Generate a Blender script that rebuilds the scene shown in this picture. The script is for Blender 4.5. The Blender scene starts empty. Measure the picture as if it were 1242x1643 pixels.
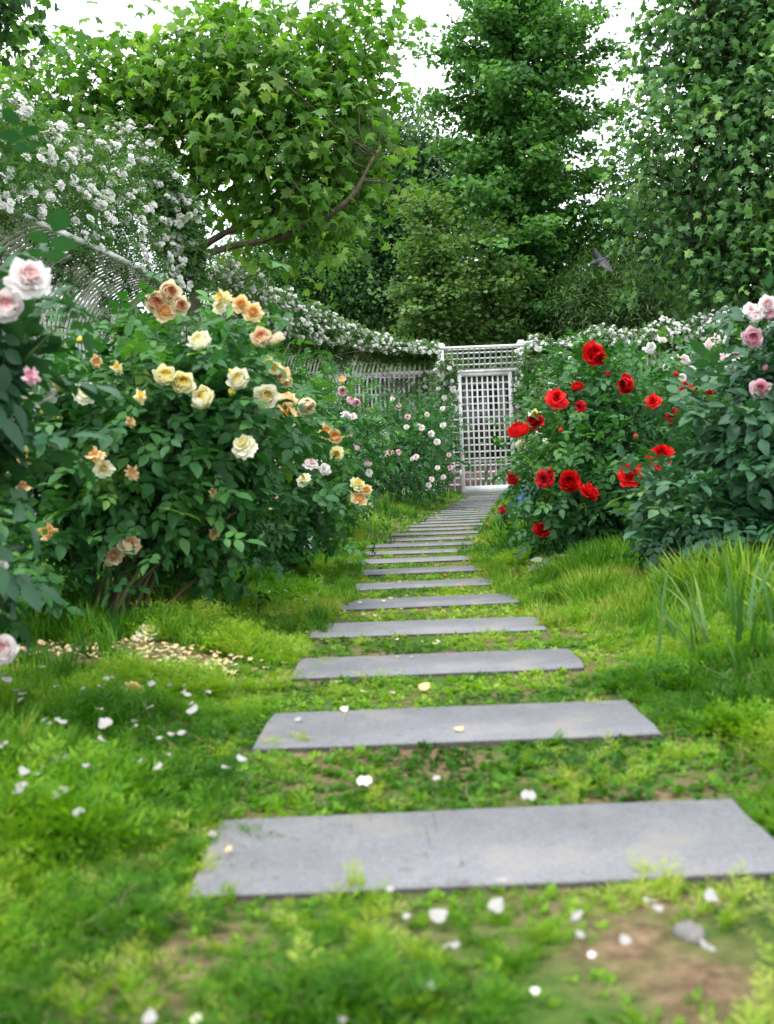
import bpy, math, random
import numpy as np
from mathutils import Matrix, Vector
rng = np.random.default_rng(7); random.seed(7)
SC = bpy.context.scene
COL = SC.collection
# ------------------------------------------------------------------ camera, sky, sun, exposure
F, CX, CY = 1800.0, 621.0, 821.5            # focal length and centre in pixels of the 1242 x 1643 photograph
PITCH, ROLL, H = math.radians(1.78), math.radians(2.3), 0.465
cam = bpy.data.cameras.new('camera'); camo = bpy.data.objects.new('camera', cam); COL.objects.link(camo)
cam.sensor_fit = 'VERTICAL'; cam.sensor_height = 36.0; cam.lens = 36.0 * F / 1643
cam.clip_start = 0.05; cam.clip_end = 2000
CM = Matrix.Rotation(math.pi / 2 - PITCH, 3, 'X') @ Matrix.Rotation(-ROLL, 3, 'Z')
camo.matrix_world = Matrix.Translation((0, 0, H)) @ CM.to_4x4()
cam.dof.use_dof = True; cam.dof.focus_distance = 13.0; cam.dof.aperture_fstop = 6.2
SC.camera = camo
w = bpy.data.worlds.new('World'); SC.world = w; w.use_nodes = True
nt = w.node_tree; nt.nodes.clear()
wo = nt.nodes.new('ShaderNodeOutputWorld'); bg = nt.nodes.new('ShaderNodeBackground')
sky = nt.nodes.new('ShaderNodeTexSky'); sky.sky_type = 'NISHITA'; sky.sun_disc = False
SUN_EL, SUN_ROT = math.radians(70), math.radians(-140)
sky.sun_elevation = SUN_EL; sky.sun_rotation = SUN_ROT
mx = nt.nodes.new('ShaderNodeMix'); mx.data_type = 'RGBA'; mx.inputs[0].default_value = 0.88
nz = nt.nodes.new('ShaderNodeTexNoise'); nz.inputs['Scale'].default_value = 2.2; nz.inputs['Detail'].default_value = 3
rp = nt.nodes.new('ShaderNodeValToRGB'); rp.color_ramp.elements[0].position = .3; rp.color_ramp.elements[1].position = .75
rp.color_ramp.elements[0].color = (7.4, 7.6, 7.9, 1); rp.color_ramp.elements[1].color = (9.6, 9.7, 9.8, 1)
tcw = nt.nodes.new('ShaderNodeTexCoord'); nt.links.new(tcw.outputs['Generated'], nz.inputs['Vector'])
nt.links.new(nz.outputs['Fac'], rp.inputs['Fac'])
nt.links.new(sky.outputs['Color'], mx.inputs[6]); nt.links.new(rp.outputs['Color'], mx.inputs[7])
nt.links.new(mx.outputs[2], bg.inputs['Color']); bg.inputs['Strength'].default_value = 0.12
nt.links.new(bg.outputs[0], wo.inputs[0])
sun = bpy.data.lights.new('sun', 'SUN'); suno = bpy.data.objects.new('sun', sun); COL.objects.link(suno)
sun.energy = 1.3; sun.angle = math.radians(14); sun.color = (1, .965, .9)
sd = Vector((math.sin(SUN_ROT) * math.cos(SUN_EL), math.cos(SUN_ROT) * math.cos(SUN_EL), math.sin(SUN_EL)))
suno.rotation_euler = sd.to_track_quat('Z', 'Y').to_euler()
SC.view_settings.view_transform = 'Standard'; SC.view_settings.look = 'None'; SC.view_settings.gamma = 1
SC.view_settings.exposure = 1.36
SC.cycles.max_bounces = 7; SC.cycles.diffuse_bounces = 4; SC.cycles.transmission_bounces = 4; SC.cycles.glossy_bounces = 2
SC.cycles.use_denoising = True
# ------------------------------------------------------------------ helpers
CMn = np.array(CM)
def ray(px, py):
    v = CMn @ np.array([(px - CX) / F, -(py - CY) / F, -1.0]); return v / v[1]     # per metre of depth (world Y)
def P(px, py, d): return np.array([0, 0, H]) + ray(px, py) * d
def G(px, py, z=0.0):
    r = ray(px, py); t = (z - H) / r[2]; return np.array([0, 0, H]) + r * t
def nrm(a): return a / np.maximum(np.linalg.norm(a, axis=-1, keepdims=True), 1e-9)
def vnoise(x, y, s=1.0, seed=0):
    x = np.asarray(x) / s + 57.3 * seed; y = np.asarray(y) / s + 31.7 * seed
    xi = np.floor(x).astype(int); yi = np.floor(y).astype(int); fx = x - xi; fy = y - yi
    fx = fx * fx * (3 - 2 * fx); fy = fy * fy * (3 - 2 * fy)
    def h(a, b):
        n = np.sin(a * 127.1 + b * 311.7 + seed * 17.3) * 43758.5453; return n - np.floor(n)
    return (h(xi, yi) * (1 - fx) + h(xi + 1, yi) * fx) * (1 - fy) + (h(xi, yi + 1) * (1 - fx) + h(xi + 1, yi + 1) * fx) * fy
def frames(d, n):
    """rotation matrices whose columns are x, y=d (length axis), z=n (normal)"""
    d = nrm(d); x = nrm(np.cross(d, n)); z = np.cross(x, d); return np.stack([x, d, z], axis=-1)
class Geo:
    def __init__(s): s.V = []; s.A = []; s.Q = []; s.T = []; s.n = 0; s.MQ = []; s.MT = []
    def add(s, V, Q=None, T=None, a=0.5, m=0):
        V = np.asarray(V, float).reshape(-1, 3); k = len(V)
        s.V.append(V); s.A.append(np.broadcast_to(np.asarray(a, float), (k,)).copy() if np.ndim(a) < 2 else a)
        if Q is not None and len(Q): q = np.asarray(Q).reshape(-1, 4) + s.n; s.Q.append(q); s.MQ.append(np.full(len(q), m))
        if T is not None and len(T): t = np.asarray(T).reshape(-1, 3) + s.n; s.T.append(t); s.MT.append(np.full(len(t), m))
        s.n += k; return s
    def scatter(s, tm, pos, R, sc, rnd, ta=0.0, m=0):
        tv, tq, tt, tatt = tm; N = len(pos); k = len(tv)
        sc = np.broadcast_to(np.asarray(sc, float).reshape(-1, 1) if np.ndim(sc) < 2 else sc, (N, 3)) if np.ndim(sc) else np.full((N, 3), sc)
        V = np.einsum('nij,nkj->nki', R, tv[None] * sc[:, None, :]) + pos[:, None, :]
        off = (np.arange(N) * k)[:, None, None]
        Q = (tq[None] + off).reshape(-1, 4) if len(tq) else None
        T = (tt[None] + off).reshape(-1, 3) if len(tt) else None
        a = (np.asarray(rnd)[:, None] + ta * tatt[None]).reshape(-1)
        return s.add(V.reshape(-1, 3), Q, T, a, m)
    def mesh(s, name, mats, smooth=False):
        V = np.concatenate(s.V); A = np.concatenate(s.A)
        Q = np.concatenate(s.Q) if s.Q else np.zeros((0, 4), int); T = np.concatenate(s.T) if s.T else np.zeros((0, 3), int)
        me = bpy.data.meshes.new(name); me.vertices.add(len(V)); me.vertices.foreach_set('co', V.astype(np.float32).ravel())
        me.loops.add(len(Q) * 4 + len(T) * 3)
        me.loops.foreach_set('vertex_index', np.concatenate([Q.ravel(), T.ravel()]).astype(np.int32))
        me.polygons.add(len(Q) + len(T))
        st = np.concatenate([np.arange(len(Q)) * 4, len(Q) * 4 + np.arange(len(T)) * 3]).astype(np.int32)
        me.polygons.foreach_set('loop_start', st)
        mi = np.concatenate([np.concatenate(s.MQ) if s.MQ else np.zeros(0), np.concatenate(s.MT) if s.MT else np.zeros(0)]).astype(np.int32)
        me.polygons.foreach_set('material_index', mi)
        if smooth: me.polygons.foreach_set('use_smooth', np.ones(len(mi), bool))
        at = me.attributes.new('rnd', 'FLOAT', 'POINT'); at.data.foreach_set('value', A.astype(np.float32))
        for m in (mats if isinstance(mats, (list, tuple)) else [mats]): me.materials.append(m)
        me.update(calc_edges=True); return me
    def box(s, c, size, R=None, a=.5, m=0):
        v = np.array([[x, y, z] for x in (-.5, .5) for y in (-.5, .5) for z in (-.5, .5)]) * np.asarray(size)
        if R is not None: v = v @ np.asarray(R).T
        return s.add(v + np.asarray(c), [[0, 1, 3, 2], [4, 6, 7, 5], [0, 4, 5, 1], [2, 3, 7, 6], [0, 2, 6, 4], [1, 5, 7, 3]], a=a, m=m)
    def tube(s, pts, rad, n=6, a=.5, m=0):
        pts = np.asarray(pts, float); k = len(pts); rad = np.broadcast_to(rad, (k,))
        d = nrm(np.gradient(pts, axis=0)); ref = np.where(np.abs(d[:, 2:3]) > .9, np.array([[1., 0, 0]]), np.array([[0, 0, 1.]]))
        x = nrm(np.cross(d, ref)); y = np.cross(d, x); t = np.arange(n) / n * 2 * np.pi
        V = pts[:, None] + rad[:, None, None] * (x[:, None] * np.cos(t)[None, :, None] + y[:, None] * np.sin(t)[None, :, None])
        i = np.arange(k - 1)[:, None] * n; j = np.arange(n)[None]; j2 = (j + 1) % n
        Q = np.stack([i + j, i + j2, i + n + j2, i + n + j], -1).reshape(-1, 4)
        V = np.concatenate([V.reshape(-1, 3), pts[:1], pts[-1:]]); jj = np.arange(n)
        T = np.concatenate([np.stack([np.full(n, k * n), (jj + 1) % n, jj], 1), np.stack([np.full(n, k * n + 1), (k - 1) * n + jj, (k - 1) * n + (jj + 1) % n], 1)])
        return s.add(V, Q, T, a=a, m=m)
def link(name, me, parent=None):
    o = bpy.data.objects.new(name, me); COL.objects.link(o)
    if parent is not None: o.parent = parent
    return o
def tag(o, label=None, cat=None, group=None, kind=None):
    if label: o['label'] = label
    if cat: o['category'] = cat
    if group: o['group'] = group
    if kind: o['kind'] = kind
    return o
def thing(name, label, cat, loc=(0, 0, 0), group=None):
    o = bpy.data.objects.new(name, None); COL.objects.link(o); o.location = loc; o.empty_display_size = .1
    return tag(o, label, cat, group)
def part(name, g, mats, parent, smooth=False, base=None):
    """geometry given in world coordinates, hung under its thing"""
    if base is None: base = np.array(parent.location) if parent is not None else np.zeros(3)
    g.V = [v - base for v in g.V]
    return link(name, g.mesh(name, mats, smooth), parent)
# ------------------------------------------------------------------ materials
def newmat(name):
    m = bpy.data.materials.new(name); m.use_nodes = True; m.node_tree.nodes.clear(); return m, m.node_tree
def ramp(nt, cols, fac):
    r = nt.nodes.new('ShaderNodeValToRGB'); e = r.color_ramp.elements
    while len(e) < len(cols): e.new(.5)
    for i, (p, c) in enumerate(cols): e[i].position = p; e[i].color = (*c, 1)
    nt.links.new(fac, r.inputs['Fac']); return r.outputs['Color']
def attr(nt): a = nt.nodes.new('ShaderNodeAttribute'); a.attribute_name = 'rnd'; return a.outputs['Fac']
def noise(nt, scale, detail=3, coord='Object', rough=.55):
    tc = nt.nodes.new('ShaderNodeTexCoord'); n = nt.nodes.new('ShaderNodeTexNoise')
    n.inputs['Scale'].default_value = scale; n.inputs['Detail'].default_value = detail; n.inputs['Roughness'].default_value = rough
    nt.links.new(tc.outputs[coord], n.inputs['Vector']); return n.outputs['Fac']
def math_(nt, op, a, b):
    m = nt.nodes.new('ShaderNodeMath'); m.operation = op
    for i, v in enumerate((a, b)):
        if isinstance(v, (int, float)): m.inputs[i].default_value = v
        else: nt.links.new(v, m.inputs[i])
    return m.outputs[0]
def leafmat(name, cols, tr=.35, trc=None, rough=.5, spec=.35, nscale=None):
    """leaf blade: colour runs with the per-leaf attribute; part of the light comes through"""
    m, nt = newmat(name); f = attr(nt)
    if nscale: f = math_(nt, 'ADD', f, math_(nt, 'MULTIPLY', math_(nt, 'SUBTRACT', noise(nt, nscale, 2), .5), .7))
    c = ramp(nt, cols, f)
    p = nt.nodes.new('ShaderNodeBsdfPrincipled'); nt.links.new(c, p.inputs['Base Color'])
    p.inputs['Roughness'].default_value = rough; p.inputs['Specular IOR Level'].default_value = spec
    t = nt.nodes.new('ShaderNodeBsdfTranslucent')
    g = nt.nodes.new('ShaderNodeMix'); g.data_type = 'RGBA'; g.blend_type = 'MULTIPLY'; g.inputs[0].default_value = 1
    nt.links.new(c, g.inputs[6]); g.inputs[7].default_value = (*(trc or (1.5, 1.5, .7)), 1); nt.links.new(g.outputs[2], t.inputs['Color'])
    mx = nt.nodes.new('ShaderNodeMixShader'); mx.inputs[0].default_value = tr
    nt.links.new(p.outputs[0], mx.inputs[1]); nt.links.new(t.outputs[0], mx.inputs[2])
    o = nt.nodes.new('ShaderNodeOutputMaterial'); nt.links.new(mx.outputs[0], o.inputs[0]); return m
def petalmat(name, cols, tr=.3): return leafmat(name, cols, tr, (1.05, 1., .95), .55, .2)
def solid(name, cols, nscale=8, rough=.6, spec=.4, bump=0., bscale=None, detail=4, coord='Object'):
    m, nt = newmat(name); f = noise(nt, nscale, detail, coord); c = ramp(nt, cols, f)
    p = nt.nodes.new('ShaderNodeBsdfPrincipled'); nt.links.new(c, p.inputs['Base Color'])
    p.inputs['Roughness'].default_value = rough; p.inputs['Specular IOR Level'].default_value = spec
    if bump:
        b = nt.nodes.new('ShaderNodeBump'); b.inputs['Strength'].default_value = bump; b.inputs['Distance'].default_value = .01
        nt.links.new(noise(nt, bscale or nscale * 4, 4, coord), b.inputs['Height']); nt.links.new(b.outputs[0], p.inputs['Normal'])
    o = nt.nodes.new('ShaderNodeOutputMaterial'); nt.links.new(p.outputs[0], o.inputs[0]); return m
M = {}
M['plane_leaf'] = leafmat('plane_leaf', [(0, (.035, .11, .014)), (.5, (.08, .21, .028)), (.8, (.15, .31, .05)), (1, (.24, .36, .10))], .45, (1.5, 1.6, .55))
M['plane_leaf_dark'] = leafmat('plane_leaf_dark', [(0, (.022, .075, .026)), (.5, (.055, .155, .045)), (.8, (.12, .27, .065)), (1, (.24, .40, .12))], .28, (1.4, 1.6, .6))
M['ginkgo_leaf'] = leafmat('ginkgo_leaf', [(0, (.026, .092, .02)), (.5, (.068, .205, .042)), (1, (.14, .32, .07))], .36)
M['ginkgo_young'] = leafmat('ginkgo_young', [(0, (.045, .11, .025)), (.5, (.09, .19, .045)), (1, (.16, .27, .07))], .38)
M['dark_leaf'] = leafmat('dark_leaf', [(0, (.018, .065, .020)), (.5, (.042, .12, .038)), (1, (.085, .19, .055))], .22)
M['shrub_leaf'] = leafmat('shrub_leaf', [(0, (.03, .09, .026)), (.5, (.07, .16, .04)), (1, (.16, .26, .06))], .25)
M['rose_leaf'] = leafmat('rose_leaf', [(0, (.011, .058, .016)), (.45, (.030, .122, .032)), (.8, (.075, .21, .042)), (1, (.17, .29, .045))], .26, (1.5, 1.7, .5), .5, .28, 14)
M['rose_leaf_blue'] = leafmat('rose_leaf_blue', [(0, (.012, .055, .026)), (.5, (.028, .10, .048)), (.85, (.06, .16, .07)), (1, (.13, .23, .06))], .22, (1.4, 1.6, .5), .5, .35, 14)
M['climber_leaf'] = leafmat('climber_leaf', [(0, (.026, .085, .022)), (.5, (.06, .155, .038)), (.85, (.12, .24, .055)), (1, (.22, .31, .08))], .34, (1.4, 1.5, .6))
M['grass'] = leafmat('grass', [(0, (.012, .06, .005)), (.35, (.035, .14, .006)), (.7, (.11, .26, .018)), (.93, (.24, .37, .045)), (1, (.36, .36, .10))], .35, (1.4, 1.4, .5), .6, .2)
M['weed'] = leafmat('weed', [(0, (.014, .065, .005)), (.35, (.06, .19, .010)), (.7, (.17, .34, .016)), (1, (.34, .42, .08))], .38, (1.4, 1.4, .5), .6, .2)
M['strap_leaf'] = leafmat('strap_leaf', [(0, (.02, .08, .015)), (.6, (.05, .15, .025)), (1, (.18, .27, .06))], .3)
M['cane'] = solid('cane', [(.3, (.035, .05, .018)), (.7, (.10, .055, .03))], 20, .7)
M['cane_green'] = solid('cane_green', [(.3, (.06, .12, .03)), (.7, (.12, .17, .05))], 20, .6)
M['bark'] = solid('bark', [(.3, (.05, .04, .028)), (.7, (.16, .13, .10))], 12, .85, bump=.5)
M['bark_dark'] = solid('bark_dark', [(.3, (.022, .018, .014)), (.7, (.06, .05, .04))], 12, .85, bump=.5)
M['white_paint'] = solid('white_paint', [(.28, (.52, .56, .55)), (.45, (.70, .72, .72)), (.8, (.78, .79, .80))], 5, .5, .4)
M['yellow'] = petalmat('yellow', [(0, (.72, .42, .04)), (.4, (.82, .64, .14)), (.72, (.85, .80, .36)), (1, (.86, .85, .60))])
M['cream'] = petalmat('cream', [(0, (.80, .60, .14)), (.4, (.85, .78, .36)), (.75, (.86, .85, .62)), (1, (.87, .87, .74))])
M['apricot'] = petalmat('apricot', [(0, (.78, .28, .05)), (.4, (.84, .48, .16)), (.8, (.87, .64, .3)), (1, (.88, .74, .46))])
M['peach'] = petalmat('peach', [(0, (.82, .30, .16)), (.35, (.85, .46, .28)), (.65, (.87, .64, .42)), (1, (.87, .80, .62))])
M['pale_pink'] = petalmat('pale_pink', [(0, (.82, .44, .46)), (.4, (.86, .64, .65)), (.75, (.87, .79, .80)), (1, (.87, .85, .86))])
M['pink'] = petalmat('pink', [(0, (.62, .14, .26)), (.4, (.75, .30, .42)), (.75, (.82, .50, .60)), (1, (.84, .66, .74))])
M['red'] = petalmat('red', [(0, (.22, .001, .004)), (.5, (.55, .005, .007)), (1, (.72, .012, .012))], .2)
M['dark_red'] = petalmat('dark_red', [(0, (.12, .001, .004)), (.5, (.32, .003, .008)), (1, (.55, .010, .016))], .2)
M['white'] = petalmat('white', [(0, (.72, .6, .2)), (.22, (.74, .72, .55)), (.5, (.76, .77, .73)), (1, (.78, .79, .79))])
M['fallen_white'] = petalmat('fallen_white', [(0, (.30, .26, .22)), (.5, (.38, .36, .35)), (1, (.44, .43, .43))])
M['cream_faded'] = petalmat('cream_faded', [(0, (.5, .36, .12)), (.5, (.58, .50, .26)), (1, (.62, .58, .40))])
M['spent'] = petalmat('spent', [(0, (.35, .14, .04)), (.5, (.66, .40, .16)), (1, (.78, .62, .36))])
M['bud_yellow'] = petalmat('bud_yellow', [(0, (.8, .68, .08)), (1, (.85, .74, .15))])
M['sepal'] = leafmat('sepal', [(0, (.05, .14, .03)), (1, (.10, .22, .05))], .2)
M['lavender'] = petalmat('lavender', [(0, (.35, .28, .6)), (1, (.6, .52, .8))])
# ------------------------------------------------------------------ templates: (verts, quads, tris, att)
def tmpl(v, q=(), t=(), a=None):
    v = np.array(v, float); return (v, np.array(q, int).reshape(-1, 4), np.array(t, int).reshape(-1, 3), np.zeros(len(v)) if a is None else np.array(a, float))
def merge(items):
    V, Q, T, A, n = [], [], [], [], 0
    for v, q, t, a in items: V.append(v); Q.append(q + n); T.append(t + n); A.append(a); n += len(v)
    return np.concatenate(V), np.concatenate(Q), np.concatenate(T), np.concatenate(A)
def xf(t, R=None, s=1., p=(0, 0, 0), da=0.):
    v, q, tt, a = t; v = v * s
    if R is not None: v = v @ np.asarray(R).T
    return v + np.asarray(p), q, tt, a + da
def rz(a): c, s = math.cos(a), math.sin(a); return np.array([[c, -s, 0], [s, c, 0], [0, 0, 1.]])
def rx(a): c, s = math.cos(a), math.sin(a); return np.array([[1., 0, 0], [0, c, -s], [0, s, c]])
def ry(a): c, s = math.cos(a), math.sin(a); return np.array([[c, 0, s], [0, 1., 0], [-s, 0, c]])
LEAFLET = tmpl([(0, 0, 0), (-.26, .25, .05), (-.31, .5, .06), (-.2, .78, .03), (0, 1, -.08), (.2, .78, .03), (.31, .5, .06), (.26, .25, .05), (0, .33, -.02), (0, .68, -.03)],
               [(0, 8, 2, 1), (8, 9, 3, 2), (0, 7, 6, 8), (8, 6, 5, 9)], [(9, 4, 3), (9, 5, 4)])
def compound(n=5, seed=0):
    r = random.Random(seed); it = []
    it.append(tmpl([(-.012, -.5, 0), (.012, -.5, 0), (.01, .95, 0), (-.01, .95, 0)], [(0, 1, 2, 3)]))
    ys = [.95] + ([.55, .55] if n >= 3 else []) + ([.1, .1] if n >= 5 else []) + ([-.28, -.28] if n >= 7 else [])
    for i, y in enumerate(ys):
        an = 0 if i == 0 else (1.1 if i % 2 else -1.1) + r.uniform(-.15, .15)
        s = (1. if i == 0 else .85 if i < 3 else .68) * r.uniform(.9, 1.1)
        it.append(xf(LEAFLET, rz(an) @ rx(r.uniform(-.35, .1)) @ ry(r.uniform(-.3, .3)), s * .85, (0, y * 1.0, -.06 * abs(y)), r.uniform(-.08, .08)))
    v, q, t, a = merge(it); v = v / 1.8; v[:, 2] -= .25 * v[:, 1] ** 2; return v, q, t, a
ROSE = [compound(5, k) for k in range(4)]; ROSE7 = [compound(7, k + 9) for k in range(3)]
def plane_leaf(seed=0):
    r = random.Random(seed); cu = r.uniform(.1, .75); tw = r.uniform(-.35, .35)
    out = [(0, 0), (.12, -.1), (.42, -.06), (.3, .14), (.62, .34), (.34, .42), (.3, .62), (.13, .62), (0, 1.0), (-.13, .62), (-.3, .62), (-.34, .42), (-.62, .34), (-.3, .14), (-.42, -.06), (-.12, -.1)]
    out = [(x * r.uniform(.82, 1.18), y * r.uniform(.88, 1.12)) for x, y in out]
    v = [(x, y, -cu * x * x * 1.6 - r.uniform(.0, .35) * y * y + tw * x * y) for x, y in out] + [(0, .3, .02)]
    v += [(-.012, -.35, .02), (.012, -.35, .02), (0, 0, .004)]
    n = len(out); return tmpl(v, [], [(i, (i + 1) % n, n) for i in range(n)] + [(n + 1, n + 2, n + 3)])
PLANE = [plane_leaf(k) for k in range(7)]
FAN = tmpl([(0, 0, 0), (-.5, .65, .05), (-.18, .95, 0), (0, .75, -.03), (.18, .95, 0), (.5, .65, .05)], [(0, 3, 2, 1), (0, 5, 4, 3)])
OVAL = tmpl([(0, 0, 0), (-.28, .45, .06), (0, 1, -.06), (.28, .45, .06)], [], [(0, 2, 1), (0, 3, 2)])
THIN = tmpl([(0, 0, 0), (-.09, .4, .03), (0, 1, -.12), (.09, .4, .03)], [], [(0, 2, 1), (0, 3, 2)])
def tuft(nb, seed, h=1., spread=.5, wid=.022, seg=3):
    r = random.Random(seed); it = []
    for i in range(nb):
        a = r.uniform(0, 6.283); L = h * r.uniform(.45, 1.); lean = r.uniform(.15, 1.) * spread * 1.8; b0 = r.uniform(0, .25) * spread
        ww = wid * r.uniform(.7, 1.3); pts = []; x = b0; z = 0; an = lean * .35
        vs = []
        for k in range(seg + 1):
            u = k / seg; wv = ww * (1 - u) ** .6 if k < seg else 0
            if k < seg: vs += [(x, -wv, z), (x, wv, z)]
            else: vs += [(x, 0, z)]
            x += math.sin(an) * L / seg; z += math.cos(an) * L / seg; an += lean * .65 * 1.4 / seg
        q = [(2 * k, 2 * k + 1, 2 * k + 3, 2 * k + 2) for k in range(seg - 1)]
        t = [(2 * seg - 2, 2 * seg - 1, 2 * seg)]
        e = tmpl(vs, q, t, [r.uniform(-.14, .14) + .1 * (i // 2) / seg for i in range(len(vs))])
        it.append(xf(e, rz(a), 1, (r.uniform(-.12, .12), r.uniform(-.12, .12), 0)))
    return merge(it)
def feather(seed, n=9):
    """a stem of finely divided little leaves"""
    r = random.Random(seed); it = []; an = r.uniform(.1, .5); x = z = 0.
    for k in range(n):
        u = k / n; L = .34 * (1 - u * .75) * r.uniform(.8, 1.2)
        for sgn in (-1, 1):
            e = xf(tmpl([(0, 0, 0), (-.10, .5, .04), (0, 1, 0), (.10, .5, .04)], [(0, 3, 2, 1)]), rz(sgn * r.uniform(.6, 1.2)) @ rx(r.uniform(-.1, .6)), L, (0, 0, 0), r.uniform(-.1, .15) + .12 * u)
            it.append(xf(e, rx(math.pi / 2 - an), 1., (0, x, z)))
        x += math.sin(an) * .12; z += math.cos(an) * .12; an += r.uniform(0, .18)
    it.append(tmpl([(-.008, 0, 0), (.008, 0, 0), (.004, x, z), (-.004, x, z)], [(0, 1, 2, 3)]))
    return merge(it)
def weedplant(seed):
    r = random.Random(seed); it = []
    for i in range(6): it.append(xf(feather(seed * 10 + i, 7), rz(r.uniform(0, 6.28)) @ rx(-r.uniform(.0, .9)), r.uniform(.6, 1.), (0, 0, 0)))
    return merge(it)
TUFT = [tuft(12, k, 1., .55, .030) for k in range(5)]; TUFTF = [tuft(9, k + 20, 1., .55, .045, 2) for k in range(5)]
WEED = [weedplant(k) for k in range(5)]
def clover(seed):
    r = random.Random(seed); it = []
    for i in range(7):
        it.append(xf(OVAL, rz(r.uniform(0, 6.28)) @ rx(r.uniform(.0, .7)), r.uniform(.5, 1.), (r.uniform(-.3, .3), r.uniform(-.3, .3), r.uniform(.05, .5)), r.uniform(-.15, .15)))
    return merge(it)
CLOVER = [clover(k) for k in range(4)]
def scat(g, tms, pos, d, n, sc, rnd, ta=1., m=0):
    N = len(pos); R = frames(d, n); idx = rng.integers(0, len(tms), N); sc = np.asarray(sc, float)
    for k, t in enumerate(tms):
        s = idx == k
        if s.any(): g.scatter(t, pos[s], R[s], sc[s] if sc.ndim else sc, np.asarray(rnd)[s], ta, m)
def rdir(N): return nrm(rng.normal(size=(N, 3)))
# ------------------------------------------------------------------ blossoms
def petal(phi, L, W, a0, a1, cup, r0, z0, seed, nu=4, nv=4, lay=0.5, ruff=.06, notch=0.):
    r = random.Random(seed); V = []; A = []; x = r0; z = z0; ph = r.uniform(0, 6)
    for i in range(nu + 1):
        u = i / nu; an = a0 + (a1 - a0) * u
        ww = W * (math.sin(math.pi * (.12 + .70 * u ** .8)) ** .8)
        for j in range(nv + 1):
            v = j / nv * 2 - 1
            rr = x - cup * v * v * W + ruff * L * u * math.sin(3 * v + ph) * .6
            zz = z + ruff * L * u * math.cos(4 * v + ph) + cup * v * v * W * .25 - (notch * L * (1 - abs(v)) ** 3 if i == nu else 0) - (.18 * L * v * v * u)
            V.append((rr, v * ww, zz)); A.append(lay + .22 * (u - .5))
        x += math.cos(an) * L / nu; z += math.sin(an) * L / nu
    q = [(i * (nv + 1) + j, i * (nv + 1) + j + 1, (i + 1) * (nv + 1) + j + 1, (i + 1) * (nv + 1) + j) for i in range(nu) for j in range(nv)]
    return xf(tmpl(V, q, [], A), rz(phi))
def bloom_geo(kind, seed):
    """a blossom about 1 across, facing +Z"""
    r = random.Random(seed); it = []; pi = math.pi
    def ring(n, L, W, a0, a1, cup, r0, z0, lay, nu=4, nv=4, ruff=.06, notch=0.):
        o = r.uniform(0, 6)
        for i in range(n):
            it.append(petal(o + i * 2 * pi / n + r.uniform(-.2, .2), L * r.uniform(.88, 1.12), W * r.uniform(.9, 1.1), a0 + r.uniform(-.12, .12), a1 + r.uniform(-.2, .2), cup, r0, z0 + r.uniform(-.01, .01), r.random(), nu, nv, lay + r.uniform(-.06, .06), ruff, notch))
    if kind == 'cup':
        ring(5, .56, .29, .1, 1.5, .35, .04, -.12, 1.0, 5); ring(6, .52, .27, .35, 1.75, .35, .04, -.10, .9, 5); ring(7, .46, .24, .7, 1.85, .3, .04, -.08, .75)
        ring(8, .38, .17, .9, 1.9, .3, .05, -.05, .5); ring(9, .33, .12, 1.0, 2.0, .3, .05, -.02, .3, 3); ring(8, .28, .09, 1.2, 2.1, .25, .03, .0, .12, 3); ring(6, .24, .07, 1.5, 2.2, .2, .01, .0, 0., 3)
    elif kind == 'ruffle':
        ring(6, .52, .30, -.1, .5, .2, .03, -.1, 1., 5, 5, .12); ring(7, .48, .27, .15, .95, .25, .03, -.08, .9, 5, 5, .11); ring(7, .42, .24, .5, 1.3, .3, .03, -.06, .75, 4, 4, .1)
        ring(8, .36, .19, .8, 1.6, .3, .03, -.04, .55, 4, 4, .1); ring(8, .30, .14, 1.1, 1.8, .3, .02, -.02, .35, 3, 4, .1); ring(7, .26, .10, 1.3, 2.0, .3, .01, .0, .1, 3)
    elif kind == 'open':
        ring(5, .50, .30, -.35, .1, .12, .02, -.08, 1., 4, 4, .1, .06); ring(6, .46, .27, -.05, .45, .18, .02, -.05, .8, 4, 4, .1, .06); ring(6, .38, .22, .3, .9, .2, .02, -.02, .65, 3, 4, .08)
        ring(6, .28, .15, .7, 1.4, .2, .01, .0, .45, 3, 3, .08); ring(5, .2, .09, 1.2, 1.8, .2, .0, .0, .2, 3, 3)
    elif kind == 'small':
        ring(5, .50, .30, -.1, .35, .1, .02, -.04, 1., 2, 2, .08); ring(6, .38, .22, .3, .9, .15, .02, -.02, .8, 2, 2, .08); ring(5, .22, .13, .8, 1.5, .15, .0, .0, .35, 2, 2, .05)
    elif kind == 'spray':
        for k in range(6):
            a = r.uniform(0, 6.3); rr = r.uniform(.0, .36) if k else 0; c = (rr * math.cos(a), rr * math.sin(a), r.uniform(-.25, .1)); s = r.uniform(.34, .5)
            sub = []
            for ly, (n, L, W, a0, a1, lay) in enumerate([(5, .5, .3, -.1, .4, 1.), (4, .32, .2, .5, 1.2, .7)]):
                o = r.uniform(0, 6)
                for i in range(n): sub.append(petal(o + i * 2 * pi / n, L, W, a0, a1, .12, .02, 0, r.random(), 2, 2, lay, .08))
            sub = merge(sub); it.append(xf(sub, rz(a) @ ry(rr * 1.8 + r.uniform(-.3, .3)), s, c))
    elif kind == 'spent':
        ring(5, .55, .2, -.9, -1.3, .3, .05, .1, .8, 4, 4, .15); ring(6, .42, .18, -.3, -.9, .3, .03, .1, .6, 4, 4, .15); ring(7, .3, .13, .6, 1.4, .3, .03, .05, .2, 3, 3, .15); ring(4, .5, .17, .3, 1.2, .3, .03, .05, .9, 4, 4, .2)
    return merge(it)
BM = {}
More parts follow.
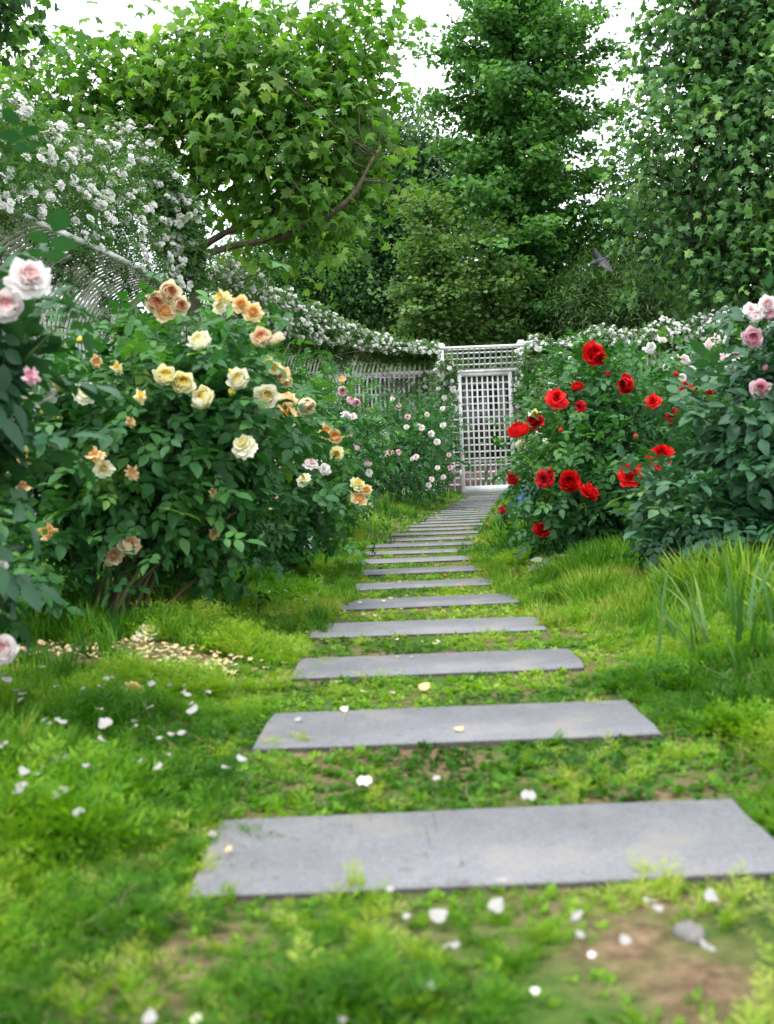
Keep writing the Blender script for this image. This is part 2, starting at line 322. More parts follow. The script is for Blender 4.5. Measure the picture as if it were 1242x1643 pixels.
def bloom_mesh(kind, mat):
    v = random.randrange(4 if kind in ('cup', 'ruffle', 'open') else 5); k = (kind, mat, v)
    if k not in BM:
        t = bloom_geo(kind, hash(kind + str(v)) % 1 + v * 7 + len(kind)); g = Geo(); g.add(t[0], t[1], t[2], np.clip(t[3], 0, 1)); BM[k] = g.mesh('bloom', M[mat], True)
    return BM[k]
def bud_meshes(mat):
    k = ('bud', mat)
    if k not in BM:
        g = Geo(); n = 8; pr = [(0, -.5), (.34, -.36), (.46, -.05), (.36, .28), (.12, .5), (0, .56)]
        V = [(x * math.cos(a * 2 * math.pi / n), x * math.sin(a * 2 * math.pi / n), z) for x, z in pr for a in range(n)]
        g.add(V, [(i * n + j, i * n + (j + 1) % n, (i + 1) * n + (j + 1) % n, (i + 1) * n + j) for i in range(len(pr) - 1) for j in range(n)], a=.5)
        c = Geo()
        for i in range(5):
            t = petal(i * 2 * math.pi / 5, .85, .2, .2, 1.7, .3, .05, -.56, i, 3, 2, .5, .03); c.add(t[0], t[1], t[2], .5)
        BM[k] = (g.mesh('bud', M[mat], True), c.mesh('calyx', M['sepal'], True))
    return BM[k]
def place_rot(o, pos, d, size, spin=None):
    q = Vector(d).to_track_quat('Z', 'Y').to_matrix() @ Matrix.Rotation(random.uniform(0, 6.28) if spin is None else spin, 3, 'Z')
    o.matrix_local = Matrix.Translation(Vector(pos)) @ q.to_4x4() @ Matrix.Scale(size, 4)
# ------------------------------------------------------------------ ground
def path_cx(y): y = np.asarray(y, float); return .105 + np.where(y > 6.3, .116 * (y - 6.3) - .035 * (1 - np.exp(-(y - 6.3))), 0.)
def gz(x, y):
    x = np.asarray(x, float); y = np.asarray(y, float); e = np.abs(x - path_cx(y)) - .40
    k = np.clip(e / .5, 0, 1); k = k * k * (3 - 2 * k)
    return k * (.03 + .05 * (vnoise(x, y, .45, 1) - .4) + .03 * (vnoise(x, y, .17, 2) - .5)) * np.where(y > 26, 0, 1)
def axis(a, b, near, step, far):
    c = list(np.arange(near[0], near[1] + 1e-6, step)); lo = [near[0]]; s = step
    while lo[-1] > a: s *= 1.25; lo.append(lo[-1] - s)
    hi = [near[1]]; s = step
    while hi[-1] < b: s *= 1.25; hi.append(hi[-1] + s)
    return np.array(lo[:0:-1] + c + hi[1:])
xs = axis(-300, 300, (-5, 6), .09, 1); ys = axis(-200, 600, (0, 12), .09, 1)
XX, YY = np.meshgrid(xs, ys, indexing='ij'); ZZ = gz(XX, YY); n1, n2 = XX.shape
ii = np.arange(n1 * n2).reshape(n1, n2)
g = Geo(); g.add(np.stack([XX, YY, ZZ], -1), np.stack([ii[:-1, :-1], ii[1:, :-1], ii[1:, 1:], ii[:-1, 1:]], -1))
def groundmat():
    m, nt = newmat('soil'); f1 = noise(nt, 3., 6); f2 = noise(nt, 45., 5)
    c = ramp(nt, [(.3, (.085, .055, .033)), (.55, (.17, .115, .07)), (.8, (.26, .19, .12))], f2)
    c2 = ramp(nt, [(.25, (.03, .075, .012)), (.75, (.08, .13, .025))], f2)
    mr = ramp(nt, [(.40, (0, 0, 0)), (.56, (1, 1, 1))], f1)
    mx = nt.nodes.new('ShaderNodeMix'); mx.data_type = 'RGBA'; nt.links.new(mr, mx.inputs[0]); nt.links.new(c, mx.inputs[6]); nt.links.new(c2, mx.inputs[7])
    p = nt.nodes.new('ShaderNodeBsdfPrincipled'); p.inputs['Roughness'].default_value = .95; p.inputs['Specular IOR Level'].default_value = .1; nt.links.new(mx.outputs[2], p.inputs['Base Color'])
    b = nt.nodes.new('ShaderNodeBump'); b.inputs['Strength'].default_value = .8; b.inputs['Distance'].default_value = .008; nt.links.new(noise(nt, 90, 5), b.inputs['Height']); nt.links.new(b.outputs[0], p.inputs['Normal'])
    o = nt.nodes.new('ShaderNodeOutputMaterial'); nt.links.new(p.outputs[0], o.inputs[0]); return m
M['soil'] = groundmat()
tag(link('ground', g.mesh('ground', M['soil'], True)), kind='structure')
# ------------------------------------------------------------------ paving slabs
def slabmat():
    m, nt = newmat('slate_slab'); 
    f1 = noise(nt, 3.5, 5, 'Object', .6); f2 = noise(nt, 260., 2); f3 = noise(nt, 7., 6, 'Object', .7)
    c = ramp(nt, [(.3, (.112, .117, .131)), (.7, (.158, .164, .184))], f1)
    sp = ramp(nt, [(.3, (.72, .72, .72)), (.5, (1, 1, 1)), (.72, (1.3, 1.3, 1.3))], f2)
    mu = nt.nodes.new('ShaderNodeMix'); mu.data_type = 'RGBA'; mu.blend_type = 'MULTIPLY'; mu.inputs[0].default_value = 1; nt.links.new(c, mu.inputs[6]); nt.links.new(sp, mu.inputs[7])
    oi = nt.nodes.new('ShaderNodeObjectInfo'); vr = ramp(nt, [(0, (.86, .87, .88)), (1, (1.1, 1.08, 1.05))], oi.outputs['Random'])
    mu2 = nt.nodes.new('ShaderNodeMix'); mu2.data_type = 'RGBA'; mu2.blend_type = 'MULTIPLY'; mu2.inputs[0].default_value = 1; nt.links.new(mu.outputs[2], mu2.inputs[6]); nt.links.new(vr, mu2.inputs[7])
    f4 = noise(nt, 38., 5, 'Object', .7); sp2 = ramp(nt, [(.30, (.55, .5, .45)), (.40, (1, 1, 1)), (.66, (1, 1, 1)), (.76, (1.35, 1.3, 1.2))], f4)
    mu = nt.nodes.new('ShaderNodeMix'); mu.data_type = 'RGBA'; mu.blend_type = 'MULTIPLY'; mu.inputs[0].default_value = .8; nt.links.new(mu2.outputs[2], mu.inputs[6]); nt.links.new(sp2, mu.inputs[7])
    st = ramp(nt, [(.53, (0, 0, 0)), (.60, (.35, .35, .35)), (.74, (.85, .85, .85))], f3)
    mx = nt.nodes.new('ShaderNodeMix'); mx.data_type = 'RGBA'; nt.links.new(st, mx.inputs[0]); nt.links.new(mu.outputs[2], mx.inputs[6]); mx.inputs[7].default_value = (.21, .19, .165, 1)
    p = nt.nodes.new('ShaderNodeBsdfPrincipled'); p.inputs['Roughness'].default_value = .62; nt.links.new(mx.outputs[2], p.inputs['Base Color'])
    b = nt.nodes.new('ShaderNodeBump'); b.inputs['Strength'].default_value = .35; b.inputs['Distance'].default_value = .002; nt.links.new(f2, b.inputs['Height']); nt.links.new(b.outputs[0], p.inputs['Normal'])
    o = nt.nodes.new('ShaderNodeOutputMaterial'); nt.links.new(p.outputs[0], o.inputs[0]); return m
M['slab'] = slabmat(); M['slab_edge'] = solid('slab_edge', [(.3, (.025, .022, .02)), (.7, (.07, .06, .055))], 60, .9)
ORD = 'first second third fourth fifth sixth seventh eighth ninth tenth eleventh twelfth thirteenth fourteenth fifteenth sixteenth seventeenth eighteenth nineteenth twentieth'.split()
ORD += ['twenty-' + o for o in ORD[:9]] + ['thirtieth'] + ['thirty-' + o for o in ORD[:9]]
slabs = []
yy = 1.375; k = 0
while yy < 23.6:
    cx = float(path_cx(yy)); wd = .70 + random.uniform(-.012, .012); dp = .285 + random.uniform(-.008, .008); th = .035
    ang = random.uniform(-.012, .012) + (-.10 if yy > 6.5 else -.01)
    slabs.append((cx, yy, wd, dp, ang)); k += 1; yy += .676 + random.uniform(-.012, .012)
NS = len(slabs)
for k, (cx, yy, wd, dp, ang) in enumerate(slabs):
    g = Geo(); r = random.Random(k); b = .0035
    def ringv(ix, z): 
        hw, hd = wd / 2 - ix, dp / 2 - ix; out = []
        for (sx, sy), (ex, ey) in (((-1, -1), (1, -1)), ((1, -1), (1, 1)), ((1, 1), (-1, 1)), ((-1, 1), (-1, -1))):
            n = 10 if sy == ey else 4
            for t in range(n):
                u = t / n; rr = random.Random(k * 100 + t + (sx + 2 * sy) * 31)
                c = random.Random(k * 7 + sx + 3 * sy).choice([.003, .005, .008, .016]) if t == 0 else 0
                out.append(((sx + (ex - sx) * u) * hw * (1 - c) + rr.uniform(-.0028, .0028), (sy + (ey - sy) * u) * hd * (1 - c * 2) + rr.uniform(-.0024, .0024), z))
        return out
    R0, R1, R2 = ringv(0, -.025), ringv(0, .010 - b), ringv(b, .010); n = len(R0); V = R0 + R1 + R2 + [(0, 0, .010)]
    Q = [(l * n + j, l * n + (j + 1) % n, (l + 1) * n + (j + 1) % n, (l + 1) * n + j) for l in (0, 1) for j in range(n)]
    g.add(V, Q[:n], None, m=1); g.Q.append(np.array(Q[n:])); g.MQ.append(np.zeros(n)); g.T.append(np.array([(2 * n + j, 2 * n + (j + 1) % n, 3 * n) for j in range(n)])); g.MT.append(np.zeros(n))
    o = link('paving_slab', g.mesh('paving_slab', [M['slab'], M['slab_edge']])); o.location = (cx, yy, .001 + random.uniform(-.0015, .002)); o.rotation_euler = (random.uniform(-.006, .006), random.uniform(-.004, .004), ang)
    if k == 0: lb = 'nearest and largest-looking grey paving slab with tan stains at its edge'
    elif k == 1: lb = 'second grey slab from the camera, with a stained far corner'
    elif k < 9: lb = f'{ORD[k]} grey paving slab from the camera, on the straight near stretch of path'
    elif k == NS - 1: lb = 'last grey paving slab, right at the foot of the white gate'
    elif k > NS - 9: lb = f'grey paving slab on the far bend, {ORD[NS - 1 - k]} before the one at the gate'
    else: lb = f'{ORD[k]} grey paving slab from the camera, on the bending stretch of path'
    tag(o, lb, 'paving slab', 'paving slabs of the garden path')
# ------------------------------------------------------------------ grass, weeds, petals
def in_slab(x, y, pad=0.):
    r = np.zeros(len(x), bool)
    for cx, sy, wd, dp, a in slabs: r |= (np.abs(x - cx) < wd / 2 + pad) & (np.abs(y - sy) < dp / 2 + pad * .9)
    return r
def edge_over(x, y):
    """how far grass creeps over the slab ends: 0 keeps the slab clear"""
    return (vnoise(x, y, .22, 5) > .55)
def field(n, y0, y1, margin=.8):
    n = int(n)
    y = y0 + (y1 - y0) * rng.random(n) ** 1.0; hw = .36 * y + margin; x = (rng.random(n) * 2 - 1) * hw
    return x, y
def soilmask(x, y):
    """bare earth: patches between the slabs and at the lower right"""
    e = np.abs(x - path_cx(y)); s = np.where(e < .42, .40, 0.) * (vnoise(x, y, .16, 8) + .12)
    s += .38 * np.exp(-(((x - .42) / .22) ** 2 + ((y - 1.09) / .08) ** 2)) * (.3 + 1.3 * vnoise(x, y, .05, 93))
    s += .35 * np.exp(-(((x - .2) / .35) ** 2 + ((y - 1.0) / .14) ** 2)) * (.4 + 1.2 * vnoise(x, y, .07, 92))
    bx, by = G(130, 1075)[:2]; s += 1.0 * np.exp(-(((x - bx) / .34) ** 2 + ((y - by) / .22) ** 2)) * (.45 + 1.1 * vnoise(x, y, .12, 91))
    bx, by = G(300, 1080)[:2]; s += 1.1 * np.exp(-(((x - bx) / .13) ** 2 + ((y - by) / .14) ** 2))
    bx, by = G(1000, 935)[:2]; s += .7 * np.exp(-(((x - bx) / .3) ** 2 + ((y - by) / .3) ** 2))
    return s
def put(g, tms, x, y, h, base, ta=1., lean=.25, z=0.0):
    N = len(x); pos = np.stack([x, y, gz(x, y) + z - .004], -1); a = rng.random(N) * 6.283
    up = nrm(np.stack([rng.normal(size=N) * lean, rng.normal(size=N) * lean, np.ones(N)], -1)); d = np.stack([np.cos(a), np.sin(a), np.zeros(N)], -1)
    d = nrm(d - up * np.sum(d * up, -1, keepdims=True))
    scat(g, tms, pos, d, up, h, base, ta)
def huefield(x, y):
    return .54 + .6 * (vnoise(x, y, .9, 14) - .5) - .04 * np.exp(-((x + .45) / .3) ** 2 - ((y - 1.9) / .7) ** 2) + .55 * (vnoise(x, y, .55, 11) - .5) + .55 * (vnoise(x, y, .13, 12) - .5)
g = Geo()
for (n, y0, y1, sc, tms) in ((19000, .70, 2.6, 1., TUFT), (24000, 2.4, 6.5, 1.3, TUFT), (30000, 6.3, 26, 1.9, TUFTF)):
    x, y = field(n, y0, y1, .6); e = np.abs(x - path_cx(y)) - .36; h = np.clip(.018 + .10 * np.clip(e, 0, .5) / .5, .016, .115) * np.where((x > path_cx(y)) & (e > .1), 1.25, 1.) * (.6 + .8 * vnoise(x, y, .35, 3)) * sc ** .5
    h *= np.where(e < 0, np.where(y > 7, 1.0, .85), 1.) * (.55 + 1.0 * vnoise(x, y, .18, 71) ** 1.5); keep = (soilmask(x, y) < .45 + .25 * rng.random(n))
    keep &= (rng.random(n) < .55) | (y > 3.5); pad = np.where(y < 2.6, .006, .012); ov = edge_over(x, y)
    keep &= ~in_slab(x, y, .004) | (ov & ~in_slab(x, y, -.035) & (rng.random(n) < .5)) 
    nearend = np.abs(x - path_cx(y)) > .27; keep |= (in_slab(x, y) & nearend & ov & (vnoise(x, y, .3, 6) > .6)) 
    sx = x - path_cx(y); lim = np.where(sx < 0, .21, .27) + .12 * vnoise(y, x * 0, .5, 72) - .05 * np.exp(-((y - 5.2) / 1.2) ** 2); creep = (y > 3.3) & (np.abs(sx) > lim) & (rng.random(n) < .9); keep |= creep; h = np.where(creep & (np.abs(sx) < .42), np.maximum(h, .035 + .045 * rng.random(n)), h); keep &= y < 25.6
    pc = G(210, 1135); h *= 1 - .65 * np.exp(-(((x - pc[0]) / .45) ** 2 + ((y - pc[1]) / .45) ** 2)); x, y, h = x[keep], y[keep], h[keep]
    put(g, tms, x, y, h, np.clip(huefield(x, y) - .05 + .12 * rng.normal(size=len(x)), .02, 1), 1.)
n = 26000; y = .3 + 13 * rng.random(n) ** 1.2; sd_ = np.where(rng.random(n) < .5, -1, 1); x = sd_ * (.36 * y + .55 + 2.2 * rng.random(n)); put(g, TUFTF, x, y, (.05 + .07 * rng.random(n)) * 1.4, np.clip(huefield(x, y) - .05 + .12 * rng.normal(size=n), .02, 1), 1.)
tag(link('grass', g.mesh('grass', M['grass'])), 'bright green grass growing between and beside the paving slabs', 'grass', kind='stuff')
g = Geo()
n = 34000; x, y = field(n, .72, 8.5, .3); e = np.abs(x - path_cx(y)) - .36
dens = vnoise(x, y, .28, 21); lft = x < path_cx(y)
keep = ((e > -.01) | ((y < 1.2) & (rng.random(n) < .35) & ~in_slab(x, y, .01))) & (dens > np.where(lft, .22, .45)) & (soilmask(x, y) < .5); x, y = x[keep], y[keep]; e = e[keep]
h = (.04 + .11 * vnoise(x, y, .22, 22)) * (.5 + .5 * np.clip(e / .2, 0, 1)) * (.5 + 1.1 * vnoise(x, y, .11, 73)) * np.where(lft[keep], 1.1, .9)
put(g, WEED, x, y, h, np.clip(.50 + .9 * (vnoise(x, y, .3, 23) - .5) + .5 * (vnoise(x, y, .9, 14) - .5) + .1 * rng.normal(size=len(x)), .05, 1), 1., .3)
n = 9000; x, y = field(n, .72, 24, .1); keep = (y < 8) | (rng.random(n) < .5); x, y = x[keep], y[keep]; e = np.abs(x - path_cx(y)) - .36
keep = (np.abs(e) < .3) & (vnoise(x, y, .2, 24) > .5) & (~in_slab(x, y, -.01) | ((e > -.10) & (vnoise(x, y, .25, 25) > .5))); x, y = x[keep], y[keep]
put(g, WEED, x, y, .035 + .045 * rng.random(len(x)), np.clip(.75 + .15 * rng.normal(size=len(x)), .05, 1), 1., .3)
tag(link('weeds', g.mesh('weeds', M['weed'])), 'feathery yellow-green weeds mounded along both sides of the path', 'weeds', kind='stuff')
g = Geo(); n = 24000; x, y = field(n, .72, 6.5, .1)
keep = (np.abs(x - path_cx(y)) < .62) & ~in_slab(x, y, .002) & (soilmask(x, y) < .32 + .4 * rng.random(n)) & ((y > 1.2) | (rng.random(n) < .35)); x, y = x[keep], y[keep]
put(g, CLOVER, x, y, (.012 + .014 * rng.random(len(x))) * np.where(y < 1.25, .62, .85), np.clip(huefield(x, y) + .1 * rng.normal(size=len(x)), .05, .95), 1., .3)
tag(link('ground_cover', g.mesh('ground_cover', M['weed'])), 'low green ground cover between the near slabs', 'ground cover', kind='stuff')
PET = [petal(0, 1, .5, .05, .5, .2, -.4, 0, s, 4, 4, .8, .1) for s in range(5)]
def litter(name, label, mat, pts, size, zz=.012):
    g = Geo(); pts = np.array(pts); N = len(pts); a = rng.random(N) * 6.28; up = nrm(np.stack([rng.normal(size=N) * .35, rng.normal(size=N) * .35, np.ones(N)], -1))
    d = np.stack([np.cos(a), np.sin(a), 0 * a], -1); d = nrm(d - up * np.sum(d * up, -1, keepdims=True))
    pos = np.stack([pts[:, 0], pts[:, 1], gz(pts[:, 0], pts[:, 1]) + zz], -1)
    pos[:, 2] = np.where(in_slab(pos[:, 0], pos[:, 1]), .017, pos[:, 2]); up = np.where(in_slab(pos[:, 0], pos[:, 1])[:, None], np.array([0, 0, 1.]), up)
    scat(g, PET, pos, d, up, size * (.6 + .7 * rng.random(N)), np.zeros(N), 1.)
    tag(link(name, g.mesh(name, M[mat], True)), label, 'petals', kind='stuff')
def blob(px, py, sx, sy, n): c = G(px, py); return [(c[0] + sx * random.gauss(0, 1), c[1] + sy * random.gauss(0, 1)) for _ in range(n)]
litter('cream_petal_litter', 'cream and yellow petals littering the soil under the apricot rose bush', 'cream_faded', blob(290, 1085, .08, .10, 80) + blob(130, 1080, .24, .16, 80) + blob(290, 1045, .1, .2, 30) + blob(480, 1000, .25, .8, 40) + blob(600, 1050, .15, .5, 10), .013, .016)
litter('brown_petal_litter', 'browned and orange petals on the soil under the apricot rose bush', 'spent', blob(290, 1085, .09, .12, 90) + blob(120, 1075, .26, .18, 220) + blob(200, 1010, .2, .2, 60), .014, .014)
litter('red_petal_litter', 'small red petals scattered on the path and under the red rose bush', 'red', blob(1000, 915, .3, .4, 55) + blob(790, 955, .12, .5, 9) + blob(850, 850, .2, 1.5, 8), .017, .02)
litter('white_petal_litter', 'tiny white petals sprinkled through the grass', 'fallen_white', blob(420, 940, .4, .8, 40) + blob(560, 840, .4, 2., 40) + blob(650, 870, .3, 2., 40) + blob(1000, 1560, .18, .08, 12) , .013, .03)
litter('white_petal_litter', 'white petals caught on top of the grass at the lower left', 'fallen_white', blob(110, 1180, .12, .14, 20) + blob(230, 1220, .12, .16, 14) + blob(60, 1330, .1, .1, 9), .013, .066)
g = Geo(); n = 12000; x, y = field(n, .72, 4.2, .1); keep = ((np.abs(x - path_cx(y)) < .7) | (soilmask(x, y) > .4)) & ~in_slab(x, y, .003); x, y = x[keep], y[keep]; N = len(x)
CRUMB = tmpl([(0, 0, 0), (1, .1, .2), (.9, 1, .1), (.1, .9, .25), (.5, .5, .7)], [], [(0, 1, 4), (1, 2, 4), (2, 3, 4), (3, 0, 4)])
scat(g, [CRUMB, THIN], np.stack([x, y, gz(x, y) + .001], -1), nrm(rdir(N) * [1, 1, .15]), nrm(rdir(N) * .4 + [0, 0, 1]), .003 + .010 * rng.random(N) ** 2, rng.random(N), 0.)
g = Geo(); n = 8500; x, y = field(n, .72, 6.5, .1); e = np.abs(x - path_cx(y)); keep = (e < 1.0) & (vnoise(x, y, .2, 81) > .42) & (~in_slab(x, y, .0) | (rng.random(n) < .03)); x, y = x[keep], y[keep]; N = len(x)
STRAW = merge([xf(tmpl([(-.006, 0, 0), (.006, 0, 0), (.006, .5, .10), (-.006, .5, .10), (.004, 1, .02), (-.004, 1, .02)], [(0, 1, 2, 3), (3, 2, 4, 5)]), rz(.0)), xf(tmpl([(-.005, .5, .1), (.005, .5, .1), (.12, .8, .14), (.11, .8, .14)], [(0, 1, 2, 3)]), rz(0))])
scat(g, [STRAW], np.stack([x, y, np.where(in_slab(x, y), .018, gz(x, y) + .006 + .02 * rng.random(N) * (e[keep] > .4))], -1), nrm(rdir(N) * [1, 1, .12]), nrm(rdir(N) * .2 + [0, 0, 1]), .03 + .07 * rng.random(N) ** 1.5, rng.random(N), 0.)
M['straw'] = leafmat('straw', [(0, (.20, .24, .06)), (.5, (.34, .33, .12)), (1, (.42, .34, .2))], .2)
tag(link('dry_grass', g.mesh('dry_grass', M['straw'])), 'pale dry grass stems lying among the weeds beside the path', 'dry grass', kind='stuff')
M['debris'] = leafmat('debris', [(0, (.07, .045, .028)), (.5, (.20, .14, .09)), (.85, (.33, .26, .17)), (1, (.38, .34, .2))], .1)
tag(link('soil_debris', g.mesh('soil_debris', M['debris'])), 'crumbs of soil and dry leaf bits between the near slabs', 'debris', kind='stuff')
def fallen(px, py, dpx, label, mat='fallen_white', z=.018, kind=None):
    c = G(px, py, z); s = dpx * c[1] / F * .70
    t = PET[random.randrange(5)]; g = Geo(); g.add(t[0], t[1], t[2], np.clip(t[3], 0, 1)); o = link('fallen_petal', g.mesh('petal', M[mat], True))
    gg = float(gz(c[0], c[1])); zz = max(.017, gg + .016 + (.055 if px < 330 and py < 1500 else 0))
    place_rot(o, (c[0], c[1], zz), (random.uniform(-.3, .3), random.uniform(-.6, -.2), 1), s)
    tag(o, label, 'petal', 'large fallen rose petals')
for a in [(705, 1467, 40, 'plump white petal just below the middle of the nearest slab'), (796, 1452, 38, 'white petal touching the front edge of the nearest slab, right of its middle'),
          (1141, 1437, 32, 'rounded white petal by the right front edge of the nearest slab'), (652, 1468, 18, 'small white petal beside the plump one below the nearest slab'),
          (931, 1497, 22, 'small white petal on bare soil below the nearest slab'), (949, 1530, 18, 'tiny pinkish petal on bare soil at bottom right', 'pale_pink'),
          (1004, 1507, 26, 'greenish white petal on the soil left of the flat grey stone'), (858, 1588, 20, 'pale pink petal low in the weeds at bottom right', 'pale_pink'),
          (690, 1580, 22, 'white petal low in the weeds at bottom centre'), (240, 1632, 36, 'white petal on the bottom edge at left'), (315, 1634, 26, 'cream petal on the bottom edge left of centre', 'cream'),
          (550, 1634, 20, 'small white petal on the bottom edge near the centre'), (172, 1218, 34, 'large white petal leaning in grass left of the second slab'), (294, 1229, 20, 'narrow white petal in grass left of the second slab'),
          (256, 1291, 22, 'white petal in bright weeds left of the nearest slab'), (100, 1348, 42, 'broad heart-shaped white petal in the grass at lower left'), (36, 1348, 38, 'wide white petal beside the heart-shaped one at lower left'),
          (43, 1321, 24, 'upright white petal in dark grass near the left edge'), (10, 1281, 26, 'white petal on the left edge of the picture'), (341, 1336, 20, 'white petal at the back left corner of the nearest slab'),
          (130, 1376, 28, 'folded white petal below the heart-shaped one'), (585, 1252, 36, 'pinkish white petal in grass between the first and second slabs', 'pale_pink'), (700, 1247, 20, 'small white petal between the first and second slabs'),
          (848, 1275, 36, 'flat white petal at the back edge of the nearest slab'), (16, 1160, 22, 'white petal in dark grass below the pale pink rose at left'), (310, 1188, 28, 'long white petal hanging in the grass left of the second slab'),
          (478, 1153, 16, 'small white petal lying on the back edge of the second slab'), (366, 1361, 18, 'tan petal lying on the left end of the nearest slab', 'spent'), (626, 1424, 18, 'faint white petal on the front of the nearest slab'),
          (682, 1100, 26, 'fallen brown leaf between the second and third slabs', 'spent'), (552, 1137, 18, 'cream petal behind the back edge of the second slab', 'cream')]:
    fallen(*a)
M['stone'] = solid('stone', [(.3, (.10, .10, .095)), (.7, (.16, .155, .145))], 30, .8, bump=.3)
g = Geo(); c = G(1106, 1500)
V = []; n = 12
for z, s in ((0, 1.), (.6, .96), (1, .75)):
    for j in range(n):
        a = j * 2 * math.pi / n; r = random.Random(j).uniform(.8, 1.15) * s; V.append((c[0] + .015 * r * math.cos(a), c[1] + .024 * r * math.sin(a), .007 * z + .001))
V.append((c[0], c[1], .009)); g.add(V, [(l * n + j, l * n + (j + 1) % n, (l + 1) * n + (j + 1) % n, (l + 1) * n + j) for l in (0, 1) for j in range(n)], [(2 * n + j, 2 * n + (j + 1) % n, 3 * n) for j in range(n)])
tag(link('flat_stone', g.mesh('flat_stone', M['stone'], True)), 'flat grey stone lying on bare soil below the nearest slab', 'stone')
# ------------------------------------------------------------------ fences and gate
def polylen(p): d = np.linalg.norm(np.diff(p, axis=0), axis=1); return np.concatenate([[0], np.cumsum(d)])
def smooth(p, n=60):
    p = np.array(p, float); s = polylen(p); t = np.linspace(0, s[-1], n); q = np.stack([np.interp(t, s, p[:, 0]), np.interp(t, s, p[:, 1])], -1)
    for _ in range(30): q[1:-1] = (q[:-2] + 2 * q[1:-1] + q[2:]) / 4
    return q
ZV, ZT, OV = 2.30, 3.14, .95
OVK = {'near': .95, 'back': .55, 'right': .55}
def profile(z0=.12, n=9, OV=.95):
    pr = [(0, z0), (0, ZV)]
    for k in range(1, n + 1):
        a = k / n * math.pi / 2; pr.append((OV * (1 - math.cos(a)), ZV + (ZT - ZV) * math.sin(a)))
    return np.array(pr)
def strip(g, base, tan, inn, prof, w, t, shift=0.):
    """a flat bar of width w (along the fence) and thickness t swept up the curved profile"""
    k = len(prof); d = nrm(np.gradient(prof, axis=0)); nn = np.stack([d[:, 1], -d[:, 0]], -1)
    V = []
    for sgt, sgn in ((-1, -1), (1, -1), (1, 1), (-1, 1)):
        p = prof + nn * (t / 2 * sgn + shift); xy = base[None] + inn[None] * p[:, :1] + tan[None] * (w / 2 * sgt)
        V.append(np.concatenate([xy, p[:, 1:2]], 1))
    V = np.stack(V, 1).reshape(-1, 3); i = np.arange(k - 1)[:, None] * 4; j = np.arange(4)[None]; j2 = (j + 1) % 4
    Q = np.stack([i + j, i + j2, i + 4 + j2, i + 4 + j], -1).reshape(-1, 4).tolist() + [[3, 2, 1, 0], [4 * k - 4, 4 * k - 3, 4 * k - 2, 4 * k - 1]]
    g.add(V, Q)
def rail(g, line, nrmv, off, z, w, h):
    """horizontal bar along the fence line, shifted off inward"""
    p = line + nrmv * off; k = len(p); V = []
    for a, b in ((-1, -1), (1, -1), (1, 1), (-1, 1)): V.append(np.concatenate([p + nrmv * (w / 2 * a), np.full((k, 1), z + h / 2 * b)], 1))
    V = np.stack(V, 1).reshape(-1, 3); i = np.arange(k - 1)[:, None] * 4; j = np.arange(4)[None]; j2 = (j + 1) % 4
    Q = np.stack([i + j, i + j2, i + 4 + j2, i + 4 + j], -1).reshape(-1, 4).tolist() + [[3, 2, 1, 0], [4 * k - 4, 4 * k - 3, 4 * k - 2, 4 * k - 1]]
    g.add(V, Q)
FENCES = {}
def fence(key, line, label, pitch, rails, panel=2.4, ends=(True, True), crv=(.3, .6)):
    """line = edge of the overhang seen from above; the uprights stand OV further out"""
    L = smooth(line, 80); T = nrm(np.gradient(L, axis=0)); I = np.stack([T[:, 1], -T[:, 0]], -1)     # inward = right of travel
    B = L - I * OV; s = polylen(B); tot = s[-1]; FENCES[key] = (L, T, I, B, s)
    at = lambda u: (np.array([np.interp(u, s, B[:, 0]), np.interp(u, s, B[:, 1])]), nrm(np.array([np.interp(u, s, T[:, 0]), np.interp(u, s, T[:, 1])])))
    b0, _ = at(0); root = thing('trellis_fence', label, 'fence', (b0[0], b0[1], 0)); ov = OVK[key]; pr = profile(OV=ov)
    npan = max(1, round(tot / panel)); step = tot / npan
    for k in range(npan + 1):
        b, t = at(k * step); inn = np.array([t[1], -t[0]]); R = np.array([[t[0], inn[0], 0], [t[1], inn[1], 0], [0, 0, 1]])
        g = Geo(); g.box((b[0] - inn[0] * .03, b[1] - inn[1] * .03, 1.18), (.10, .09, 2.36), R); part('post', g, M['white_paint'], root)
        g = Geo(); strip(g, b, t, inn, pr[1:], .12, .05, -.035); part('arch_rib', g, M['white_paint'], root)
    for k in range(npan):
        g = Geo(); u0, u1 = k * step, (k + 1) * step; nb = int(step / pitch)
        for j in range(1, nb + 1):
            b, t = at(u0 + j * (u1 - u0) / (nb + 1)); strip(g, b, t, np.array([t[1], -t[0]]), pr, .062 if key == 'near' else .04, .012)
        m = (s >= u0 - .2) & (s <= u1 + .2); uu = np.linspace(u0 + .05, u1 - .05, 8)
        bl = np.stack([at(u)[0] for u in uu]); il = np.stack([np.array([at(u)[1][1], -at(u)[1][0]]) for u in uu])
        for z in rails: rail(g, bl, il, -.018, z, .016, .04)
        for f in crv:
            a = f * math.pi / 2; rail(g, bl, il, ov * (1 - math.cos(a)) - .02, ZV + (ZT - ZV) * math.sin(a) + .015, .03, .03)
        part('lattice_panel', g, M['white_paint'], root)
    g = Geo(); rail(g, B, I, ov + .02, ZT - .02, .04, .055); part('top_rail', g, M['white_paint'], root)
    g = Geo(); rail(g, B, I, 0, .09, .06, .16); part('bottom_rail', g, M['white_paint'], root)
    return root
fence('near', [(-4.35, 5.0), (-3.85, 8.2), (-3.42, 10.9), (-3.0, 13.0), (-2.74, 15.4)], 'white curved-top trellis fence at left, under the big white climbing rose', .12, (.5, 1.3, 2.1), crv=(.97,))
